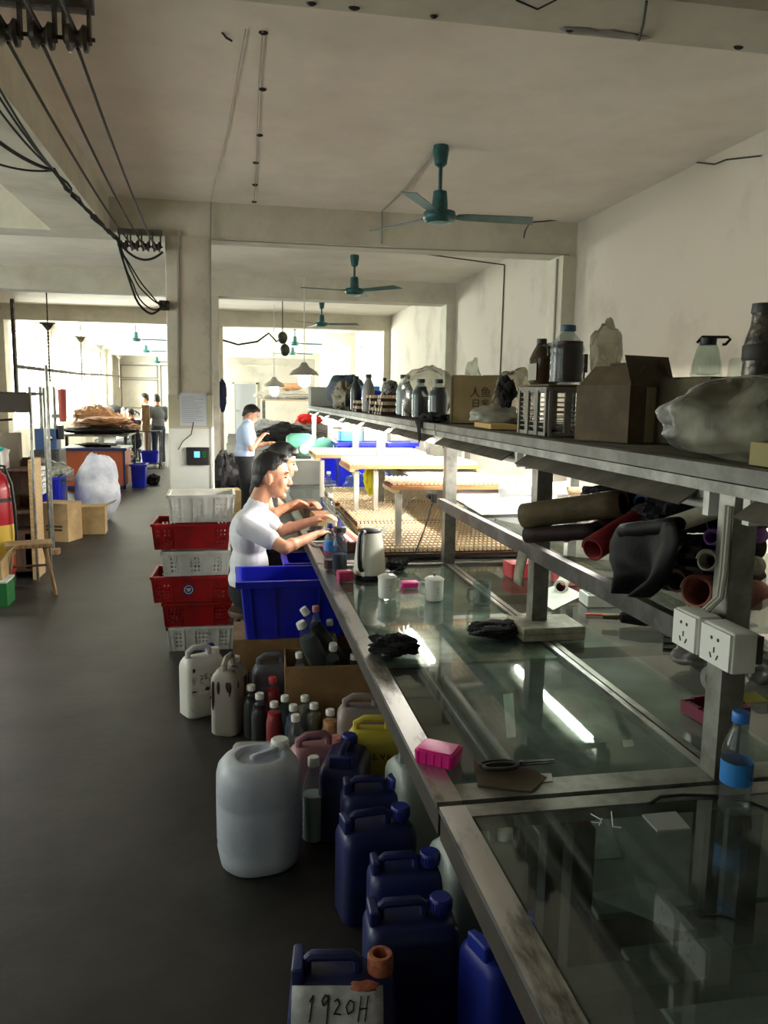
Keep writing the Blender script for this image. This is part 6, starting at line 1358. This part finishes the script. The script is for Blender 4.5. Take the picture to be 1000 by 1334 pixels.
def hand_parts(w, d, n, s, curl=0.5, side=1):
    """palm and five separate fingers; d = pointing, n = palm normal, side = thumb side sign"""
    d = Vector(d).normalized(); n = Vector(n); n = (n - d * n.dot(d)).normalized(); t = d.cross(n) * side
    Mx = Matrix((d, t, n)).transposed()
    pr = [('e', w + d * 0.048 * s, (0.052 * s, 0.040 * s, 0.016 * s), Mx), ('c', w, 0.025 * s, w + d * 0.03 * s, 0.024 * s)]
    for i, (off, ln) in enumerate(((0.029, 0.068), (0.010, 0.076), (-0.010, 0.070), (-0.028, 0.056))):
        p = w + (d * 0.088 + t * off) * s; a = curl * (1 + 0.12 * i); L = ln * s / 2.3; dd = d
        for seg, r in ((1.0, 0.0088), (0.75, 0.008), (0.6, 0.0072)):
            dd = (dd * math.cos(a) + n * math.sin(a)).normalized() if seg < 1 or curl > 0.4 else dd
            e = p + dd * L * seg; pr.append(('c', p, r * s, e, (r - 0.0008) * s)); p = e
            nn = n - dd * n.dot(dd); a = curl * 0.7
    p = w + (d * 0.025 + t * 0.028) * s; e = p + (d * 0.025 + t * 0.026 + n * 0.012) * s; pr.append(('c', p, 0.012 * s, e, 0.010 * s)); pr.append(('c', e, 0.010 * s, e + (d * 0.026 + n * 0.010 - t * 0.002) * s, 0.008 * s))
    return pr
def person(label, J, shirt, pants, vox=0.012, hair='short', sleeve=0.75, hs=1.0, headM=None, shirt_m=None, curl=0.5, hands=True, stool=None, shoes_m=None, sleeveless=False, group=None, bulk=1.0, skin_m=None):
    base = V(J['pelvis'].x, J['pelvis'].y, 0)
    t = thing('person', label, 'person', base, 0, group)
    J = {k: v - base for k, v in J.items()}
    M = headM or Matrix.Identity(3)
    sk, P, R = head_parts(J['head'], M, hs); B = bulk
    ch, pv, nk = J['chest'], J['pelvis'], J['neck']
    fwd = V(1, 0, 0) if 'fwd' not in J else (J['fwd'] + base)
    lat = V(-fwd.y, fwd.x, 0)
    Mt = Matrix((fwd, lat, V(0, 0, 1))).transposed()
    waist = pv.lerp(ch, 0.45)
    body = sk + [('c', J['head'] + M @ V(-0.03, 0, -0.05) * hs, 0.050 * hs, nk, 0.056 * hs), ('e', ch, (0.11 * B, 0.155 * B, 0.15), Mt), ('e', waist, (0.10 * B, 0.135 * B, 0.13), Mt), ('e', pv, (0.115 * B, 0.155 * B, 0.12), Mt), ('c', nk, 0.05, ch, 0.09)]
    sh_parts = [('e', ch, (0.128 * B, 0.172 * B, 0.165), Mt), ('e', waist, (0.122 * B, 0.155 * B, 0.16), Mt), ('e', pv + V(0, 0, 0.07), (0.128 * B, 0.165 * B, 0.10), Mt), ('c', nk + (ch - nk) * 0.06, 0.070, ch, 0.11)]
    for sd in ('R', 'L'):
        s, e, h = J['sh' + sd], J['el' + sd], J['ha' + sd]
        body += [('c', s, 0.052 * B, e, 0.040), ('c', e, 0.041, h, 0.026), ('c', nk.lerp(ch, 0.4), 0.05, s, 0.05 * B), ('e', e.lerp(h, 0.25), (0.043, 0.043, 0.043))]
        n = V(0, 0, -1) if 'nr' + sd not in J else J['nr' + sd] + base
        if hands: body += hand_parts(h, h - e, n, 1.0, curl, 1 if sd == 'R' else -1)
        else: body.append(('e', h + (h - e).normalized() * 0.05, (0.055, 0.04, 0.03)))
        if not sleeveless:
            sh_parts += [('c', s, 0.070 * B, s.lerp(e, sleeve), 0.062 * B), ('c', nk.lerp(ch, 0.35), 0.062, s, 0.066 * B)]
        hp, kn, an = J['hip' + sd], J['kn' + sd], J['an' + sd]
        body += [('c', hp, 0.08, kn, 0.055), ('c', kn, 0.054, an, 0.036)]
    blob('body', body, vox, skin_m or skin, t, 3)
    so = blob('shirt', sh_parts, max(vox, 0.009), shirt_m, t, 6)
    pp = [('e', pv, (0.128 * B, 0.168 * B, 0.13), Mt)]
    for sd in ('R', 'L'):
        hp, kn, an = J['hip' + sd], J['kn' + sd], J['an' + sd]
        pp += [('c', hp, 0.092, kn, 0.066), ('c', kn, 0.066, an + V(0, 0, 0.02), 0.052)]
    blob('trousers', pp, max(vox, 0.012), pants, t, 5)
    for sd in ('R', 'L'):
        an = J['an' + sd]; b = [('e', V(an.x, an.y, 0.055) + fwd * 0.05, (0.13, 0.045, 0.05), Mt), ('e', V(an.x, an.y, 0.06), (0.05, 0.042, 0.055), Mt)]
        blob('shoe', b, 0.012, shoes_m or black, t, 4)
    # hair
    LINE = [(-0.2, -0.075), (-0.11, -0.07), (-0.06, -0.062), (-0.04, 0.0), (-0.012, 0.036), (0.022, 0.042), (0.05, 0.078), (0.11, 0.092)]
    if hair == 'long': LINE = [(-0.3, -0.4), (-0.05, -0.3), (-0.045, -0.02), (-0.012, 0.03), (0.03, 0.035), (0.06, 0.06), (0.13, 0.075)]
    Mi = M.inverted(); hc = J['head']
    def keep(co):
        q = (Mi @ (co - hc)) / hs
        for (x0, z0), (x1, z1) in zip(LINE, LINE[1:]):
            if q.x <= x1: return q.z > z0 + (z1 - z0) * (q.x - x0) / (x1 - x0)
        return True
    g = 0.006 if hair == 'fade' else 0.010
    hp_ = [('e', P(-0.014, 0, 0.038), R(0.095 + g, 0.077 + g * 0.6, 0.088 + g), M), ('e', P(-0.045, 0, -0.015), R(0.062, 0.070, 0.075), M), ('e', P(-0.01, 0, 0.092), R(0.078, 0.058, 0.042 + g), M)]
    if hair != 'long': hp_ += [('e', P(0.046, 0, 0.104), R(0.036, 0.045, 0.026), M)]
    else: hp_ += [('e', P(0.045, 0, 0.085), R(0.05, 0.066, 0.04), M), ('c', P(-0.10, 0, 0.03), 0.045 * hs, P(-0.14, 0, -0.06), 0.036 * hs), ('c', P(-0.14, 0, -0.06), 0.036 * hs, P(-0.15, 0, -0.24), 0.018 * hs)]
    blob('hair', hp_, max(0.006, vox * 0.8), hairm, t, 3, keep=keep)
    if vox < 0.011:
        for q in (-1, 1):
            MB().ball(P(0.0775, q * 0.032, 0.008), R(0.007, 0.014, 0.0045), 10, 6, M).build('eye', black, t)
            MB().ball(P(0.0865, q * 0.032, 0.034), R(0.006, 0.020, 0.004), 10, 6, M).build('eyebrow', hairm, t)
    if 'band' in J: pass
    return t
def stool_under(x, y, z, label):
    t = thing('work_stool', label, 'stool', (x, y, 0), 0)
    MB().lathe([(0, z - 0.035), (0.13, z - 0.035), (0.135, z - 0.02), (0.13, z), (0, z)], 20).build('seat', darkwood, t)
    for k in range(4):
        a = PI / 4 + k * PI / 2; MB().cyl((0.14 * math.cos(a), 0.14 * math.sin(a), 0), (0.11 * math.cos(a), 0.11 * math.sin(a), z - 0.03), 0.014, n=8).build('leg', steel_dk, t)
    for k in range(4):
        a = PI / 4 + k * PI / 2; b = a + PI / 2; MB().cyl((0.125 * math.cos(a), 0.125 * math.sin(a), 0.12), (0.125 * math.cos(b), 0.125 * math.sin(b), 0.12), 0.008, n=6).build('stretcher', steel_dk, t)
def Rt(yaw, pitch): return Matrix.Rotation(yaw, 3, 'Z') @ Matrix.Rotation(pitch, 3, 'Y')
black_cl = mat('black_trousers', (24, 24, 27), 0.95)
# man in white, seated at the bench
YM = 5.06
J = dict(pelvis=V(0.085, YM, 0.47), chest=V(0.095, YM, 0.825), neck=V(0.15, YM, 1.02), head=PY(354, 621, YM),
         shR=PY(320, 685, YM - 0.19), shL=V(0.12, YM + 0.19, 0.94), elR=PY(371, 717, 4.76) + V(0, 0, 0.015), haR=PY(408, 698, 4.88), elL=V(0.31, YM + 0.24, 0.80), haL=V(0.52, YM + 0.06, 0.90),
         hipR=V(0.10, YM - 0.09, 0.46), hipL=V(0.10, YM + 0.10, 0.46), knR=V(0.42, YM + 0.02, 0.50), knL=V(0.46, YM + 0.16, 0.50), anR=V(0.34, YM + 0.02, 0.07), anL=V(0.40, YM + 0.18, 0.07))
person('man in white T-shirt with short black hair working seated at the bench', J, 'w', black_cl, 0.0058, 'fade', 0.62, 1.14, Rt(-0.10, 0.10), tee_white, curl=0.45)
stool_under(0.09, YM, 0.345, 'round work stool beneath the man in white')
# woman in black behind him
YW = 5.86
J = dict(pelvis=V(0.14, YW, 0.50), chest=V(0.20, YW, 0.86), neck=V(0.255, YW, 1.075), head=PY(367, 603, YW), shR=V(0.21, YW - 0.17, 0.98), shL=V(0.21, YW + 0.17, 0.98),
         elR=PY(352, 672, YW - 0.28), haR=PY(374, 660, YW - 0.26), elL=V(0.36, YW + 0.2, 0.84), haL=V(0.52, YW + 0.0, 0.90), hipR=V(0.15, YW - 0.09, 0.48), hipL=V(0.15, YW + 0.09, 0.48), knR=V(0.50, YW - 0.08, 0.52), knL=V(0.50, YW + 0.1, 0.52), anR=V(0.46, YW - 0.08, 0.07), anL=V(0.46, YW + 0.1, 0.07))
wt = person('woman in black sleeveless top with tied black hair', J, 'b', black_cl, 0.0085, 'long', 0.5, 1.08, Rt(0.0, 0.22), mat('black_top', (20, 20, 28), 0.9), curl=0.6, sleeveless=True, bulk=0.9)
MB().ball(J['head'] - V(0.14, YW, 0) + V(-0.115, -0.02, 0.055), (0.02, 0.035, 0.035), 12, 8).build('hair_tie', mat('mint_tie', (120, 210, 190), 0.4), wt)
stool_under(0.12, YW, 0.375, 'round work stool beneath the woman in black')
# standing man in light blue
YS = 10.4
xs = PY(318, 560, YS).x
J = dict(pelvis=V(xs, YS, 0.88), chest=V(xs + 0.02, YS, 1.16), neck=V(xs + 0.055, YS, 1.36), head=PY(326, 541, YS), shR=V(xs + 0.03, YS - 0.18, 1.29), shL=V(xs + 0.03, YS + 0.18, 1.29), elR=V(xs + 0.08, YS - 0.22, 1.02), haR=PY(339, 571, YS - 0.15), elL=V(xs + 0.1, YS + 0.22, 1.02), haL=V(xs + 0.30, YS + 0.08, 1.07),
         hipR=V(xs, YS - 0.09, 0.85), hipL=V(xs, YS + 0.09, 0.85), knR=V(xs + 0.02, YS - 0.09, 0.47), knL=V(xs + 0.02, YS + 0.09, 0.47), anR=V(xs, YS - 0.09, 0.08), anL=V(xs, YS + 0.09, 0.08))
person('man in light blue T-shirt standing at the far bench', J, 'b', black_cl, 0.0105, 'short', 0.7, 1.0, Rt(0.0, 0.55), mat('pale_blue_cotton', (176, 194, 222), 0.95), curl=0.6)
# workers in the window room
def standing(px, yy, face, label, shirt_m, pants, ztop, z0=0.0, arms='fwd', group='workers in the window room'):
    x = PY(px, 560, yy).x; f = V(math.cos(face), math.sin(face), 0); l = V(-f.y, f.x, 0); k = ztop / 1.68; c = V(x, yy, 0)
    def Q(a, b, z): return c + f * a + l * b + V(0, 0, z * k)
    J = dict(fwd=f, pelvis=Q(0, 0, 0.90), chest=Q(0.0, 0, 1.20), neck=Q(0.02, 0, 1.40), head=Q(0.05, 0, 1.545), shR=Q(0, -0.19, 1.34), shL=Q(0, 0.19, 1.34), elR=Q(0.06, -0.24, 1.07), elL=Q(0.06, 0.24, 1.07), haR=Q(0.26, -0.16, 1.06), haL=Q(0.26, 0.16, 1.06),
             hipR=Q(0, -0.09, 0.86), hipL=Q(0, 0.09, 0.86), knR=Q(0.01, -0.10, 0.47), knL=Q(0.01, 0.10, 0.47), anR=Q(-0.01, -0.11, 0.08), anL=Q(-0.01, 0.11, 0.08))
    return person(label, J, '', pants, 0.0125, 'short', 0.8, 1.0, Rt(face, 0.25), shirt_m, hands=True, shoes_m=white_pl, group=group)
standing(206, 19.7, 2.2, 'worker in dark grey T-shirt and dark trousers seen from behind', mat('grey_cotton', (92, 96, 98), 0.95), mat('dark_jeans', (40, 46, 62), 0.9), 1.66)
standing(192, 20.3, 3.0, 'worker in white shirt facing the one in grey', mat('white_shirt_far', (226, 222, 216), 0.95), mat('brown_trousers', (96, 80, 66), 0.9), 1.68)
def seated(px, yy, face, label, shirt_m, ztop):
    x = PY(px, 560, yy).x; f = V(math.cos(face), math.sin(face), 0); l = V(-f.y, f.x, 0); c = V(x, yy, 0)
    def Q(a, b, z): return c + f * a + l * b + V(0, 0, z)
    d = ztop - 1.27
    J = dict(fwd=f, pelvis=Q(0, 0, 0.52), chest=Q(0.04, 0, 0.84 + d), neck=Q(0.08, 0, 1.02 + d), head=Q(0.12, 0, 1.15 + d), shR=Q(0.05, -0.19, 0.95 + d), shL=Q(0.05, 0.19, 0.95 + d), elR=Q(0.16, -0.23, 0.74 + d), elL=Q(0.16, 0.23, 0.74 + d), haR=Q(0.38, -0.12, 0.80 + d), haL=Q(0.38, 0.12, 0.80 + d),
             hipR=Q(0.02, -0.09, 0.5), hipL=Q(0.02, 0.09, 0.5), knR=Q(0.42, -0.1, 0.52), knL=Q(0.42, 0.1, 0.52), anR=Q(0.4, -0.1, 0.08), anL=Q(0.4, 0.1, 0.08))
    stool_under(x, yy, 0.39, 'round work stool under the ' + label.split(' bent')[0])
    return person(label, J, '', black_cl, 0.0125, 'short', 0.8, 1.0, Rt(face, 0.45), shirt_m, group='workers in the window room')
seated(176, 19.6, 2.6, 'worker in black shirt bent over the stitching machine', mat('black_shirt_far', (26, 26, 28), 0.9), 1.32)
seated(160, 20.9, -1.0, 'worker in white vest bent over the tan hides', MATS['white_shirt_far'], 1.33)
